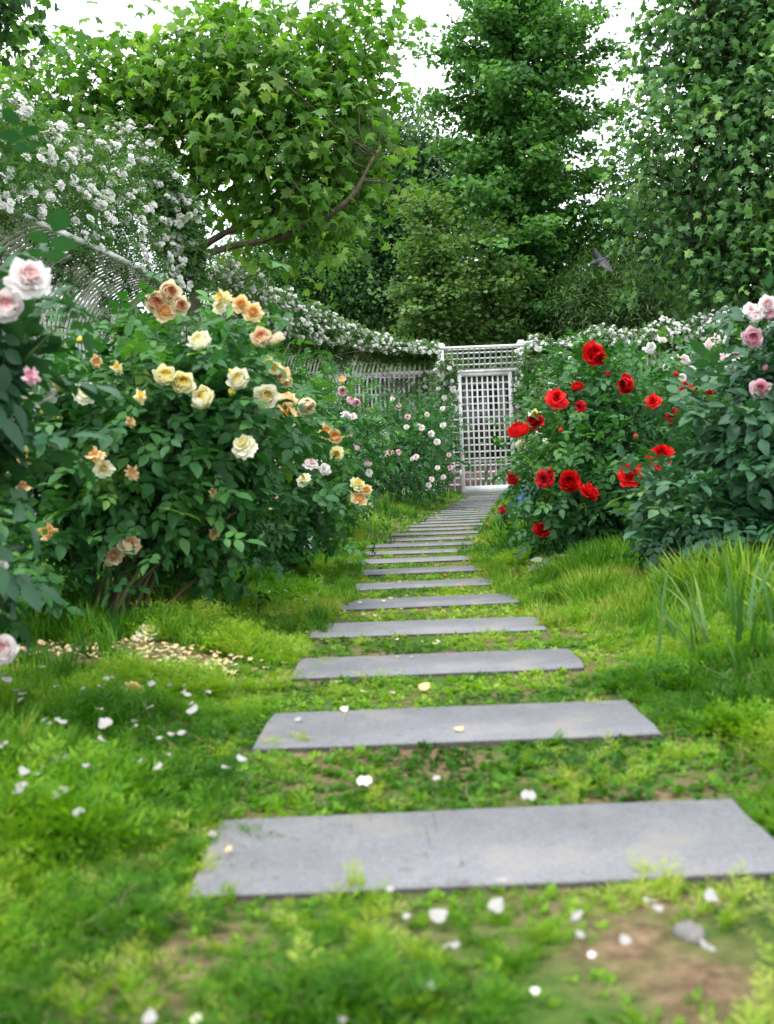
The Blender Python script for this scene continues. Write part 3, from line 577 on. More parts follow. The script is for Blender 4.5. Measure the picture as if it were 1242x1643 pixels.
fence('back', [(-2.42, 17.9), (-1.9, 19.0), (-.85, 21.2), (-.1, 22.4), (.55, 23.1), (.9, 23.27), (1.27, 23.27)], 'white trellis fence bending from the gap round to the left side of the gate', .12, [.4 + .3 * k for k in range(7)], crv=(.2, .45, .75))
fence('right', [(3.1, 23.27), (3.7, 23.27), (5.0, 23.2), (7.45, 22.8), (10.5, 21.4)], 'white trellis fence right of the gate, behind the red roses', .13, [.4 + .29 * k for k in range(7)], crv=(.2, .45, .75))
# gate
def OVZ(z): return .55 * (1 - math.sqrt(max(0, 1 - ((z - ZV) / (ZT - ZV)) ** 2)))
def lattice(g, x0, x1, z0, z1, y, px, pz, w=.036, t=.014, skip=()):
    n = max(1, round((x1 - x0) / px)); 
    for k in range(1, n): g.box((x0 + k * (x1 - x0) / n, y, (z0 + z1) / 2), (w, t, z1 - z0))
    m = max(1, round((z1 - z0) / pz))
    for k in range(1, m): g.box(((x0 + x1) / 2, y + t + .001, z0 + k * (z1 - z0) / m), (x1 - x0, t, w))
GY = 24.2
gate = thing('garden_gate', 'tall white square-lattice gate at the far end of the path', 'gate', (2.15, GY, 0))
x0, x1, zt = 1.63, 2.80, 2.56
g = Geo()
g.box((x0 + .04, GY, .06 + zt / 2), (.08, .05, zt)); g.box((x1 - .04, GY, .06 + zt / 2), (.08, .05, zt)); g.box(((x0 + x1) / 2, GY, .06 + zt - .035), (x1 - x0 - .16, .046, .07)); g.box(((x0 + x1) / 2, GY, .13), (x1 - x0 - .16, .046, .14))
leaf = part('gate_leaf', g, M['white_paint'], gate)
g = Geo(); lattice(g, x0 + .08, x1 - .08, .2, zt - .01, GY, .118, .143); lp = part('lattice_panel', g, M['white_paint'], leaf, base=np.array([2.15, GY, 0]))
for z in (.5, 2.1): g = Geo(); g.box((x0 - .012, GY - .035, z), (.05, .02, .12)); part('hinge', g, M['white_paint'], gate)
g = Geo(); g.box((x0 + .04, GY - .055, 1.35), (.03, .06, .14)); part('latch', g, M['white_paint'], gate)
fr = thing('gate_surround', 'white posts, side lattice and curved lattice header framing the garden gate', 'trellis', (2.15, GY + .02, 0))
for xx in (1.30, 3.02):
    g = Geo(); g.box((xx, GY + .02, 1.6), (.11, .11, 3.2)); ps = part('post', g, M['white_paint'], fr)
    g = Geo(); g.box((xx, GY + .02, 3.225), (.17, .17, .05)); g.box((xx, GY + .02, 3.27), (.12, .12, .04)); part('post_cap', g, M['white_paint'], ps, base=np.array([2.15, GY + .02, 0]))
g = Geo(); lattice(g, 1.355, 1.62, .1, 2.62, GY + .02, .118, .143); part('side_lattice', g, M['white_paint'], fr)
g = Geo(); lattice(g, 2.82, 2.965, .1, 2.62, GY + .02, .07, .143); part('side_lattice', g, M['white_paint'], fr)
g = Geo(); g.box((2.16, GY + .02, 2.66), (1.60, .06, .06)); part('lintel', g, M['white_paint'], fr)
g = Geo()
for k in range(14):
    xx = 1.40 + k * .117; base = np.array([xx, GY + .02]); strip(g, base, np.array([1., 0]), np.array([0, -1.]), np.array([(OVZ(z), z) for z in (2.69, 2.8, 2.9, 3.0, 3.07, 3.11, 3.135)]), .034, .014)
for z, o in ((2.8, OVZ(2.8)), (2.92, OVZ(2.92)), (3.03, OVZ(3.03)), (3.1, OVZ(3.1))): g.box((2.16, GY + .02 - o + .016, z), (1.6, .014, .034))
part('header_lattice', g, M['white_paint'], fr)
g = Geo(); g.box((2.16, GY + .02 - .55 - .01, ZT - .02), (1.95, .05, .055)); part('top_rail', g, M['white_paint'], fr)
g = Geo(); g.box((2.15, GY - .1, .012), (1.9, .5, .05)); o = part('threshold', g, M['slab'], fr)
# low building beyond the gate
def brickmat():
    m, nt = newmat('brick'); tc = nt.nodes.new('ShaderNodeTexCoord'); mp = nt.nodes.new('ShaderNodeMapping'); mp.inputs['Rotation'].default_value = (math.pi / 2, 0, 0)
    b = nt.nodes.new('ShaderNodeTexBrick'); b.inputs['Scale'].default_value = 4.2; b.inputs['Color1'].default_value = (.20, .10, .09, 1); b.inputs['Color2'].default_value = (.14, .07, .07, 1); b.inputs['Mortar'].default_value = (.32, .28, .26, 1); b.inputs['Mortar Size'].default_value = .015
    nt.links.new(tc.outputs['Object'], mp.inputs[0]); nt.links.new(mp.outputs[0], b.inputs['Vector'])
    p = nt.nodes.new('ShaderNodeBsdfPrincipled'); p.inputs['Roughness'].default_value = .85; nt.links.new(b.outputs['Color'], p.inputs['Base Color'])
    o = nt.nodes.new('ShaderNodeOutputMaterial'); nt.links.new(p.outputs[0], o.inputs[0]); return m
M['brick'] = brickmat()
M['dark_glass'] = solid('dark_glass', [(.3, (.012, .013, .014)), (.7, (.03, .03, .032))], 2, .12, .5)
M['grey_frame'] = solid('grey_frame', [(.3, (.10, .09, .10)), (.7, (.16, .14, .16))], 3, .6)
bl = thing('low_building', 'low brick building with dark tall windows seen through the gate lattice', 'building', (3, 28, 0))
g = Geo(); g.box((3, 30, .35), (9, 4, .7)); part('brick_plinth', g, M['brick'], bl)
g = Geo(); g.box((3, 30, 1.95), (8.9, 3.9, 1.9)); g.box((3, 27.97, .74), (9.1, .12, .08)); part('wall', g, M['grey_frame'], bl)
g = Geo(); g.box((3, 30, 2.98), (9.5, 4.5, .14)); part('roof', g, M['grey_frame'], bl)
for k in range(10):
    g = Geo(); xx = -1.05 + k * .9; g.box((xx, 28.03, 1.8), (.72, .04, 1.7)); wn = part('window', g, M['dark_glass'], bl)
    g = Geo(); g.box((xx, 28.0, 1.8), (.04, .03, 1.7)); g.box((xx, 27.995, 2.2), (.72, .03, .04)); part('glazing_bar', g, M['grey_frame'], wn, base=np.array([3, 28, 0]))
# ------------------------------------------------------------------ trees
def ell(px, py, d, rxp, ryp, rd):
    return (P(px, py, d), np.array([rxp * d / F, rd, ryp * d / F]))
def in_ells(E, N, bias=.45):
    vol = np.array([np.prod(r) for _, r in E]); idx = rng.choice(len(E), N, p=vol / vol.sum())
    u = rdir(N) * (rng.random(N) ** bias)[:, None]; C = np.stack([e[0] for e in E])[idx]; R = np.stack([e[1] for e in E])[idx]
    return C + u * R, u
def front(px, py, E, default):
    o = np.array([0, 0, H]); r = ray(px, py); best = None
    for c, R in E:
        a = (r / R); b = (o - c) / R; A = a @ a; B = 2 * a @ b; C = b @ b - 1; D = B * B - 4 * A * C
        if D > 0:
            t = (-B - math.sqrt(D)) / (2 * A)
            if best is None or t < best: best = t
    return best if best is not None else default
def bez(a, b, c, n=7):
    t = np.linspace(0, 1, n)[:, None]; return (1 - t) ** 2 * a + 2 * t * (1 - t) * b + t * t * c
def tree(name, label, cat, base, r0, limbs, E, nclump, nleaf, csize, tm, size, mat, bark, group=None, droop=.3, shell=.42, twig=True, hue=(.5, .22), flat=1., upn=1.0):
    root = thing(name, label, cat, tuple(base), group); base = np.array(base, float)
    top = np.array(limbs[0][-1]); g = Geo(); g.tube(bez(base - [0, 0, .1], (base + top) / 2 + [.1, 0, 0], top, 9), np.linspace(r0, r0 * .35, 9), 9); part('trunk', g, M[bark], root, True)
    ends = [bez(base - [0, 0, .1], (base + top) / 2, top, 9)[3:]]
    for lb in limbs[1:]:
        pts = np.array(lb, float); s = np.linspace(0, 1, 9); q = np.stack([np.interp(s, np.linspace(0, 1, len(pts)), pts[:, k]) for k in range(3)], -1)
        for _ in range(2): q[1:-1] = (q[:-2] + 2 * q[1:-1] + q[2:]) / 4
        g = Geo(); g.tube(q, np.linspace(r0 * .5, r0 * .14, 9), 7); part('limb', g, M[bark], root, True); ends.append(q[2:])
    nodes = np.concatenate(ends)
    C, u = in_ells(E, nclump, shell); C = C + u * rng.exponential(.16, (nclump, 1)) * csize * 3; tw = Geo(); lv = Geo(); out = nrm(u + rng.normal(size=u.shape) * .25)
    if twig:
        for c in C[::2]:
            j = np.argmin(np.linalg.norm(nodes - c, axis=1) + 1.5 * (nodes[:, 2] > c[2])); a = nodes[j]
            tw.tube(bez(a, (a + c) / 2 + np.array([0, 0, -.1 * np.linalg.norm(c - a)]) + rng.normal(size=3) * .1, c, 5), np.linspace(r0 * .11, r0 * .03, 5), 4)
        part('branch', tw, M[bark], root, True)
    k = rng.poisson(nleaf, nclump); idx = np.repeat(np.arange(nclump), k); N = len(idx)
    off = rng.normal(size=(N, 3)) * csize * np.array([1, 1, flat]); pos = C[idx] + off; 
    d = nrm(out[idx] * .7 + rdir(N) * .9 + np.array([0, 0, -droop])); n = nrm(np.array([0, 0, upn]) + out[idx] * .6 + rdir(N) * .75)
    ch = rng.normal(size=nclump) * hue[1] * .6
    rnd = np.clip(hue[0] + ch[idx] + rng.normal(size=N) * hue[1] * .6, 0.02, 1)
    scat(lv, tm if isinstance(tm, list) else [tm], pos, d, n, size * (.65 + .6 * rng.random(N)), rnd, 0.)
    part('crown', lv, M[mat], root); return root
# left plane tree
D1 = 16.8
E = [ell(430, 200, D1, 190, 150, 1.5), ell(190, 170, D1, 190, 80, 1.2), ell(490, 345, D1 - .3, 100, 70, .9), ell(20, 205, D1, 140, 85, 1.2), ell(340, 120, D1, 130, 75, 1.3), ell(570, 150, D1, 65, 115, .9), ell(560, 290, D1, 70, 75, .8), ell(410, 60, D1, 120, 40, .6), ell(590, 60, D1, 40, 45, .5), ell(190, 70, D1, 60, 28, .4)]
b = P(303, 790, 17.2); b[2] = 0; fk = P(303, 420, 17.2)
tree('plane_tree', 'broad bright green plane tree at left with visible pale limbs', 'tree', b, .13,
     [[b, P(310, 250, 17)], [fk, P(345, 375, 16.9), P(430, 350, 16.8), P(545, 300, 16.5)], [fk, P(360, 395, 16.6), P(440, 385, 16.2), P(510, 345, 15.9)], [fk, P(290, 330, 17.2), P(262, 260, 17), P(230, 130, 16.8)],
      [P(310, 330, 17), P(325, 290, 17), P(330, 180, 17), P(350, 60, 17)], [fk, P(240, 350, 17), P(150, 260, 17.3), P(60, 220, 17.3)], [P(430, 350, 16.8), P(480, 260, 17), P(520, 120, 17)], [P(440, 385, 16.2), P(560, 330, 16), P(600, 250, 16)]],
     E, 600, 14, .28, PLANE, .175, 'plane_leaf', 'bark', None, .35, .5, hue=(.55, .3), upn=.9)
# right plane tree
E = [ell(1190, 250, 25, 205, 190, 2.8), ell(1200, 60, 25, 180, 180, 2.5), ell(1160, 400, 24.6, 120, 85, 1.6), ell(1230, 420, 24.6, 130, 100, 1.8), ell(1230, -150, 25, 160, 200, 2.4)]
b = P(1215, 770, 25.2); b[2] = 0
tree('plane_tree', 'tall dark green plane tree cut off by the right edge of the picture', 'tree', b, .2, [[b, P(1215, -200, 25.2)]] + [[P(1215, y, 25.2), P(1215 + dx * .5, y - 60, 25 + dd), P(1215 + dx, y - 100, 25 + dd * 2)] for y, dx, dd in ((480, -120, -.4), (430, 90, -.4), (380, -160, 0), (300, -150, -.5), (250, 100, -.5), (200, -130, 0), (100, -110, -.4))],
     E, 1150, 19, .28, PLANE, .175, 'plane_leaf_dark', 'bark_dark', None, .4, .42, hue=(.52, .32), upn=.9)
# ginkgo-like layered tree, middle
def layered(name, label, px, d, z0, z1, prof, mat, nb, bark='bark_dark', lsz=.11, hue=(.45, .22), per=46):
    b = P(px, 790, d); b[2] = 0; root = thing(name, label, 'tree', tuple(b)); g = Geo(); g.tube(bez(b - [0, 0, .1], b + [.05, 0, z1 / 2], b + [0, 0, z1 * .97], 12), np.linspace(.16, .02, 12), 8); part('trunk', g, M[bark], root, True)
    br = Geo(); lv = Geo(); CC = []; DD = []
    for k in range(nb):
        u = (k + random.random()) / nb; z = z0 + (z1 - z0) * u; L = prof(u) * random.uniform(.5, 1.2); a = k * 2.4 + random.uniform(-.4, .4); dirv = np.array([math.cos(a), math.sin(a), 0])
        s = b + [0, 0, z]; e = s + dirv * L + [0, 0, L * random.uniform(.0, .42) + .5 * (u > .85)]; pts = bez(s, (s + e) / 2 + [0, 0, .12 * L], e, 6); br.tube(pts, np.linspace(.035, .006, 6), 4)
        m = int(2 + L * 3.6)
        for j in range(m):
            t = .22 + .8 * (j + random.random()) / m; c = s + (e - s) * t + np.array([random.gauss(0, .16), random.gauss(0, .16), random.gauss(0, .07) + .05]) * (.6 + L * .35 * t); CC.append(c); DD.append(dirv)
    part('branch', br, M[bark], root, True)
    CC = np.array(CC); DD = np.array(DD); k = rng.poisson(per, len(CC)); idx = np.repeat(np.arange(len(CC)), k); N = len(idx)
    pos = CC[idx] + rng.normal(size=(N, 3)) * np.array([.23, .23, .085]); d = nrm(DD[idx] * .5 + rdir(N) + [0, 0, -.2]); n = nrm(np.array([0, 0, 1.]) + rdir(N) * .7 + DD[idx] * .3)
    ch = rng.normal(size=len(CC)) * hue[1] * .7; scat(lv, [FAN], pos, d, n, lsz * (.7 + .6 * rng.random(N)), np.clip(hue[0] + ch[idx] + rng.normal(size=N) * hue[1] * .5, .02, 1), 0.)
    part('crown', lv, M[mat], root); return root
layered('ginkgo_tree', 'tall layered dark green ginkgo tree rising behind the gate', 850, 32, 2.0, 13.4, lambda u: 2.6 * (1 - (max(0, u - .78) / .22) ** 2 * .42) * (.92 + .12 * math.sin(u * 31)), 'ginkgo_leaf', 190, lsz=.15, per=42, hue=(.5, .28))
layered('ginkgo_tree', 'small pale green ginkgo tree left of the tall one, above the fence', 705, 29, 2.6, 7.2, lambda u: 1.45 * (1 - .75 * u ** 2) * (.5 + u if u < .5 else 1), 'ginkgo_young', 50, lsz=.12, hue=(.5, .28))
layered('ginkgo_tree', 'pale yellow-green young ginkgo low in front of the tall dark one', 800, 29.5, 2.6, 6.6, lambda u: 1.35 * (1 - .8 * u ** 2) * (.5 + u if u < .5 else 1), 'ginkgo_young', 30, lsz=.12, hue=(.36, .26))
def darktree(label, px, d, E, n, mat='dark_leaf', tm=OVAL, size=.16, hue=(.5, .25), name='broadleaf_tree', top=None, k=42, cs=.36):
    b = P(px, 790, d); b[2] = 0; c = E[0][0]
    tree(name, label, 'tree', b, .2, [[b, c + [0, 0, E[0][1][2] * .6]]] + [[b + (c - b) * .5, (b + e[0]) / 2 + [0, 0, 1.], e[0]] for e in E[1:4]], E, n, k, cs, tm, size, mat, 'bark_dark', None, .3, .4, hue=hue)
darktree('dark fine-leaved tree between the left plane tree and the ginkgo', 610, 38, [ell(640, 330, 38, 110, 120, 2.3), ell(600, 430, 37, 120, 110, 2.2), ell(660, 235, 38, 50, 65, 1.2), ell(715, 330, 38, 50, 90, 1.3)], 800, size=.2)
darktree('dark tree low behind the white climbing roses, left of the fine-leaved tree', 480, 36, [ell(470, 450, 36, 130, 95, 2.), ell(540, 400, 37, 90, 90, 1.8), ell(400, 440, 34, 90, 80, 1.6)], 520, 'ginkgo_leaf', hue=(.3, .25))
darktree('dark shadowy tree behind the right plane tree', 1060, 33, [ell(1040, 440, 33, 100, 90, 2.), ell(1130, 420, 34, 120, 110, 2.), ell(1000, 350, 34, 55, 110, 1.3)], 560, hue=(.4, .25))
darktree('narrow-leaved olive green tree right of the tall ginkgo', 960, 30, [ell(975, 480, 30, 85, 60, 1.3), ell(1040, 500, 29.5, 70, 40, 1.2), ell(930, 500, 29.5, 50, 40, 1.)], 420, 'shrub_leaf', THIN, .2, (.4, .25), 'willow_tree', k=40, cs=.2)
# far mass of woods behind everything
def woods():
    g = Geo(); N = 42000; a = rng.uniform(-1, 1, N); x = a * 38; y = 50 + 6 * rng.random(N) + 4 * a * a; top = 7.4 + 2.2 * vnoise(x, y * 0, 3.5, 31) + 1.2 * vnoise(x, y * 0, 1.2, 32); z = top * rng.random(N) ** .8
    pos = np.stack([x, y, z], -1); scat(g, [OVAL], pos, nrm(rdir(N) + [0, 0, -.3]), nrm(rdir(N) + [0, -.6, .6]), .55 + .4 * rng.random(N), np.clip(.5 + .6 * (vnoise(x, z, 1.6, 33) - .5) + .12 * rng.normal(size=N), .02, 1), 0.)
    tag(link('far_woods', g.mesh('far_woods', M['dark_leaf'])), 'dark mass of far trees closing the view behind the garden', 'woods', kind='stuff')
woods()
E = [ell(0, 5, 13.5, 34, 40, .5), ell(-60, -20, 13.5, 90, 70, .9)]
b = P(-150, 790, 13.5); b[2] = 0
tree('broadleaf_tree', 'dark leafy branch reaching in at the top left corner', 'tree', b, .14, [[b, E[1][0]], [E[1][0], P(-20, 0, 13.5), P(20, 15, 13.5)]], E, 60, 14, .2, PLANE, .16, 'plane_leaf_dark', 'bark_dark')
# ------------------------------------------------------------------ rose bushes
def substem(o, base, pts, r):
    g = Geo(); g.tube(pts, r, 5); Mi = np.array(o.matrix_local.inverted()); v = g.V[0] - base; g.V[0] = v @ Mi[:3, :3].T + Mi[:3, 3]
    link('stem', g.mesh('stem', M['cane_green'], True), o)
def bush(label, base, E, nleaf, lsz, mat, blooms, buds=(), name='rose_bush', tms=None, ncane=16, group=None, defd=4., cane=.006, face=.8, hue=(.45, .2), leafdir=.35, shell=.42, low=()):
    base = np.array(base, float); base[2] = float(gz(base[0], base[1])); root = thing(name, label, 'rose bush', tuple(base), group)
    lsz *= .66; nleaf = int(nleaf * 1.9); E2 = E + list(low); C, u = in_ells(E2, nleaf, shell); C = C + u * rng.exponential(.06, (nleaf, 1)) * np.array([1, 1, 1.]); ok = C[:, 2] > gz(C[:, 0], C[:, 1]) + .02; C, u = C[ok], u[ok]; N = len(C)
    lv = Geo(); d = nrm(u * .8 + rdir(N) * .8 + [0, 0, -leafdir * .5]); n = nrm(np.array([0, 0, 1.]) + u * np.array([.35, .45, .1]) + rdir(N) * .45)
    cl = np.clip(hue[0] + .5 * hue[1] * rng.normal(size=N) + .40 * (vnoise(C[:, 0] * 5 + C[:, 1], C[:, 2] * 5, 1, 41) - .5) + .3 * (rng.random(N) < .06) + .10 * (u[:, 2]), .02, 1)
    scat(lv, tms or ROSE, C, d, n, lsz * (.65 + .6 * rng.random(N)), cl, 1.)
    nsh = max(6, int(nleaf / 55)); sg = lv
    for _ in range(nsh):
        e0 = E[rng.integers(0, len(E))]; v = rdir(1)[0]; v[2] = abs(v[2]) * .8 + .1; v = nrm(v); s0 = e0[0] + v * e0[1] * .8; ln = lsz * rng.uniform(.5, 1.5); dd = nrm(v * .8 + np.array([0, 0, .6]) + rng.normal(size=3) * .25); m = 5
        q = np.stack([s0 + dd * ln * t + np.array([0, 0, -.1 * ln * t * t]) for t in np.linspace(0, 1, m)]); sg.tube(q, np.linspace(cane * .6, cane * .25, m), 4, m=1)
        dl = nrm(rdir(m) * .8 + dd * .5); scat(lv, tms or ROSE, q, dl, nrm(np.array([0, 0, 1.]) + rdir(m) * .4), lsz * (.5 + .5 * rng.random(m)), np.clip(hue[0] + .15 + .15 * rng.random(m), 0, 1), 1.)
    part('foliage', lv, [M[mat], M['cane_green']], root)
    for k in range(ncane):
        c, _ = in_ells(E2, 1, .5); c = c[0]; g = Geo(); s = base + [random.gauss(0, .05), random.gauss(0, .04), -.02]
        g.tube(bez(s, np.array([(s[0] * .6 + c[0] * .4), (s[1] * .6 + c[1] * .4), s[2] + (c[2] - s[2]) * .7]), c, 8), np.linspace(cane * 1.5, cane * .4, 8), 6); part('cane', g, M['cane'] if k % 3 else M['cane_green'], root, True)
    
    for bl in blooms:
        px, py, dp, col = bl[:4]; kind = bl[4] if len(bl) > 4 else ('spent' if col == 'spent' else random.choice(['cup', 'ruffle']))
        d0 = front(px, py, E, defd) - .03 - .02 * min(defd, 3.); p = P(px, py, d0); sz = .94 * dp * d0 / F * (1.0 if kind != 'cup' else 1.12)
        tc = nrm(np.array([0, 0, H]) - p); dv = nrm(tc * face * random.uniform(.8, 1.3) + np.array([0, 0, .5]) + rng.normal(size=3) * (.3 if dp < 60 else .1))
        if kind == 'spent': dv = nrm(dv + [0, 0, .3])
        if col == 'red' and random.random() < .35: col = 'dark_red'
        o = link('bloom', bloom_mesh(kind, col), root); place_rot(o, p - base, dv, sz)
        q = p - dv * sz * .1; e = q + np.array([random.gauss(0, .03), .16, -.13]); substem(o, base, bez(q, q - dv * .07, e, 5), cane * .45)
    for (px, py, dp, col) in buds:
        d0 = front(px, py, E, defd) - .03; p = P(px, py, d0); sz = dp * d0 / F; bm, cm = bud_meshes(col); dv = nrm(np.array([random.gauss(0, .3), random.gauss(0, .3), 1]))
        o = link('bud', bm, root); place_rot(o, p - base, dv, sz); link('calyx', cm, o)
        q = p - dv * sz * .4; substem(o, base, bez(q, q - dv * .06, q + np.array([random.gauss(0, .02), .12, -.10]), 5), cane * .4)
    return root
# A: the big yellow and apricot bush, left
d = 3.6
A = [ell(250, 690, d, 190, 160, .42), ell(215, 800, d, 175, 110, .42), ell(390, 640, d + .1, 85, 95, .3), ell(130, 660, d + .1, 85, 70, .3), ell(330, 800, d + .15, 120, 110, .35), ell(300, 570, d + .15, 110, 55, .25), ell(60, 770, d, 70, 130, .3)]
bush('big rose bush at left with yellow, cream and apricot blooms', G(180, 1035), A, 1500, .155, 'rose_leaf',
     [(248, 486, 44, 'peach', 'cup'), (271, 468, 40, 'peach', 'cup'), (288, 490, 36, 'peach', 'cup'), (264, 500, 38, 'apricot', 'ruffle'), (322, 551, 44, 'cream'), (356, 477, 34, 'yellow', 'spent'), (352, 492, 26, 'cream'), (387, 488, 32, 'apricot', 'ruffle'), (406, 500, 34, 'apricot', 'ruffle'),
      (420, 543, 40, 'peach', 'cup'), (445, 546, 33, 'peach', 'cup'), (430, 579, 22, 'yellow'), (441, 590, 26, 'yellow', 'ruffle'), (452, 600, 30, 'apricot', 'ruffle'), (460, 612, 24, 'yellow'),
      (265, 606, 42, 'yellow', 'cup'), (293, 616, 44, 'yellow', 'cup'), (330, 640, 46, 'yellow', 'cup'), (318, 648, 28, 'cream'), (384, 611, 42, 'cream', 'cup'), (426, 638, 46, 'cream'),
      (390, 713, 46, 'cream', 'open'), (225, 636, 28, 'yellow', 'spent'), (137, 628, 42, 'cream', 'open'), (72, 632, 46, 'white', 'open'), (45, 642, 34, 'white', 'open'), (153, 730, 34, 'apricot', 'spent'), (166, 752, 34, 'cream', 'ruffle'),
      (212, 757, 28, 'spent'), (38, 737, 32, 'apricot', 'spent'), (46, 720, 24, 'yellow'), (34, 783, 34, 'spent'), (210, 677, 20, 'spent'), (79, 856, 44, 'apricot', 'spent'), (183, 893, 38, 'peach', 'ruffle'), (207, 878, 44, 'peach', 'cup'),
      (344, 856, 24, 'spent'), (342, 790, 18, 'spent'), (155, 580, 26, 'spent'), (188, 590, 24, 'yellow', 'spent'), (66, 936, 26, 'cream', 'open'), (93, 615, 24, 'spent')],
     [(128, 545, 12, 'bud_yellow'), (265, 512, 12, 'bud_yellow'), (93, 668, 13, 'bud_yellow'), (70, 660, 12, 'bud_yellow'), (372, 629, 13, 'bud_yellow'), (370, 597, 11, 'bud_yellow'), (310, 545, 11, 'bud_yellow')],
     ncane=22, defd=3.45, low=[ell(130, 1015, 3.15, 40, 40, .14), ell(70, 940, 3.2, 70, 60, .2), ell(20, 880, 3.2, 60, 60, .2)])
# A2: apricot bush behind it
d = 5.2
A2 = [ell(450, 730, d, 90, 130, .4), ell(490, 780, d, 70, 80, .35), ell(400, 830, d, 110, 70, .4)]
bush('smaller rose bush with apricot clusters, right behind the big yellow one', G(430, 905), A2, 800, .13, 'rose_leaf',
     [(455, 645, 46, 'apricot', 'cup'), (458, 668, 44, 'apricot', 'ruffle'), (490, 650, 38, 'peach', 'cup'), (524, 692, 30, 'apricot', 'ruffle'), (538, 702, 30, 'apricot', 'cup'), (540, 728, 26, 'yellow', 'ruffle'), (574, 777, 28, 'yellow', 'ruffle'), (576, 800, 28, 'apricot', 'ruffle'), (588, 786, 20, 'apricot'),
      (434, 803, 34, 'apricot', 'ruffle'), (487, 768, 26, 'cream', 'open'), (462, 742, 22, 'yellow'), (442, 744, 24, 'pale_pink'), (500, 742, 28, 'pale_pink', 'open'), (520, 752, 22, 'white', 'open'), (380, 860, 18, 'white', 'open')],
     [(455, 696, 14, 'bud_yellow'), (430, 690, 10, 'bud_yellow')], ncane=12, defd=5.0)
# white small-flowered rose near the path
d = 6.6
W1 = [ell(450, 850, d, 70, 60, .35), ell(490, 830, d, 45, 60, .3)]
bush('low rose with tiny white flower clusters drooping towards the path at left', G(455, 900), W1, 420, .10, 'rose_leaf',
     [(482, 836, 18, 'white', 'spray'), (492, 850, 18, 'white', 'spray'), (498, 862, 20, 'white', 'spray'), (490, 875, 20, 'white', 'spray'), (497, 880, 16, 'white', 'spray'), (380, 862, 16, 'white', 'spray'), (455, 860, 12, 'white', 'spray'), (480, 858, 14, 'white', 'spray'), (440, 826, 10, 'white', 'spray')], ncane=8, defd=6.4, tms=ROSE7)
# C: pink bush
d = 8.2
C_ = [ell(545, 690, d, 75, 90, .5), ell(520, 770, d, 85, 85, .5), ell(590, 700, d + .5, 55, 60, .4), ell(480, 640, d, 60, 50, .4)]
bush('pink and blush rose bush midway along the left side of the path', G(535, 850), C_, 1150, .115, 'rose_leaf',
     [(551, 628, 20, 'pink', 'cup'), (563, 644, 18, 'pink', 'cup'), (571, 645, 16, 'pink', 'cup'), (550, 610, 16, 'apricot', 'cup'), (487, 676, 20, 'pink', 'cup'), (477, 674, 16, 'pink', 'cup'), (555, 664, 18, 'pale_pink', 'open'), (566, 668, 14, 'pale_pink', 'open'), (522, 719, 14, 'pink', 'cup'), (571, 720, 15, 'pink', 'cup'), (590, 746, 17, 'pink', 'cup'),
      (592, 758, 14, 'white', 'open'), (520, 740, 18, 'pale_pink', 'open'), (562, 700, 10, 'pink'), (620, 700, 12, 'white', 'open'), (595, 808, 12, 'white', 'spray'), (517, 680, 10, 'pale_pink'), (435, 745, 16, 'pale_pink', 'open'), (440, 665, 12, 'pale_pink')],
     ncane=14, defd=8, hue=(.5, .22))
# D: far left bush
d = 15
D_ = [ell(650, 730, d, 80, 75, .9), ell(600, 720, d, 55, 70, .8), ell(690, 760, d + 1.5, 40, 45, .7), ell(670, 680, d + .5, 60, 45, .7), ell(705, 700, d + 2, 35, 60, .6)]
fl = [(654, 668, 12), (652, 685, 10), (615, 693, 11), (640, 725, 11), (615, 729, 16), (625, 725, 14), (667, 733, 11), (676, 685, 12), (692, 695, 12), (701, 709, 12), (710, 682, 12), (722, 750, 10), (726, 746, 10), (693, 768, 10), (711, 765, 10), (688, 778, 10), (702, 750, 9), (662, 735, 9), (672, 683, 9), (590, 668, 10), (608, 680, 9), (720, 730, 8), (685, 665, 9), (640, 650, 9), (710, 655, 9), (630, 640, 9)]
bush('big dark rose bush with small blush flowers, just left of the gate', G(650, 812), D_, 2000, .15, 'rose_leaf', [(x, y, s, random.choice(['pale_pink', 'pale_pink', 'pink', 'white']), 'open') for x, y, s in fl], ncane=12, defd=14.5, hue=(.36, .2), cane=.01)
# B: near pink rose at left edge
d = 2.15
B_ = [ell(-100, 560, d, 100, 110, .22), ell(-120, 700, d, 90, 180, .2), ell(-60, 900, d, 60, 60, .1), ell(45, 530, d, 48, 22, .05), ell(0, 600, d, 45, 40, .08)]
bush('near rose bush at the left edge with large blurred pale pink blooms', P(-120, 1230, 2.15), B_, 240, .2, 'rose_leaf_blue',
     [(48, 445, 72, 'pale_pink', 'ruffle'), (8, 495, 66, 'pale_pink', 'cup'), (2, 1046, 60, 'pale_pink', 'cup'), (50, 604, 34, 'pink', 'spent'), (4, 905, 22, 'white', 'open')], ncane=9, defd=2.05, cane=.005, hue=(.5, .15))
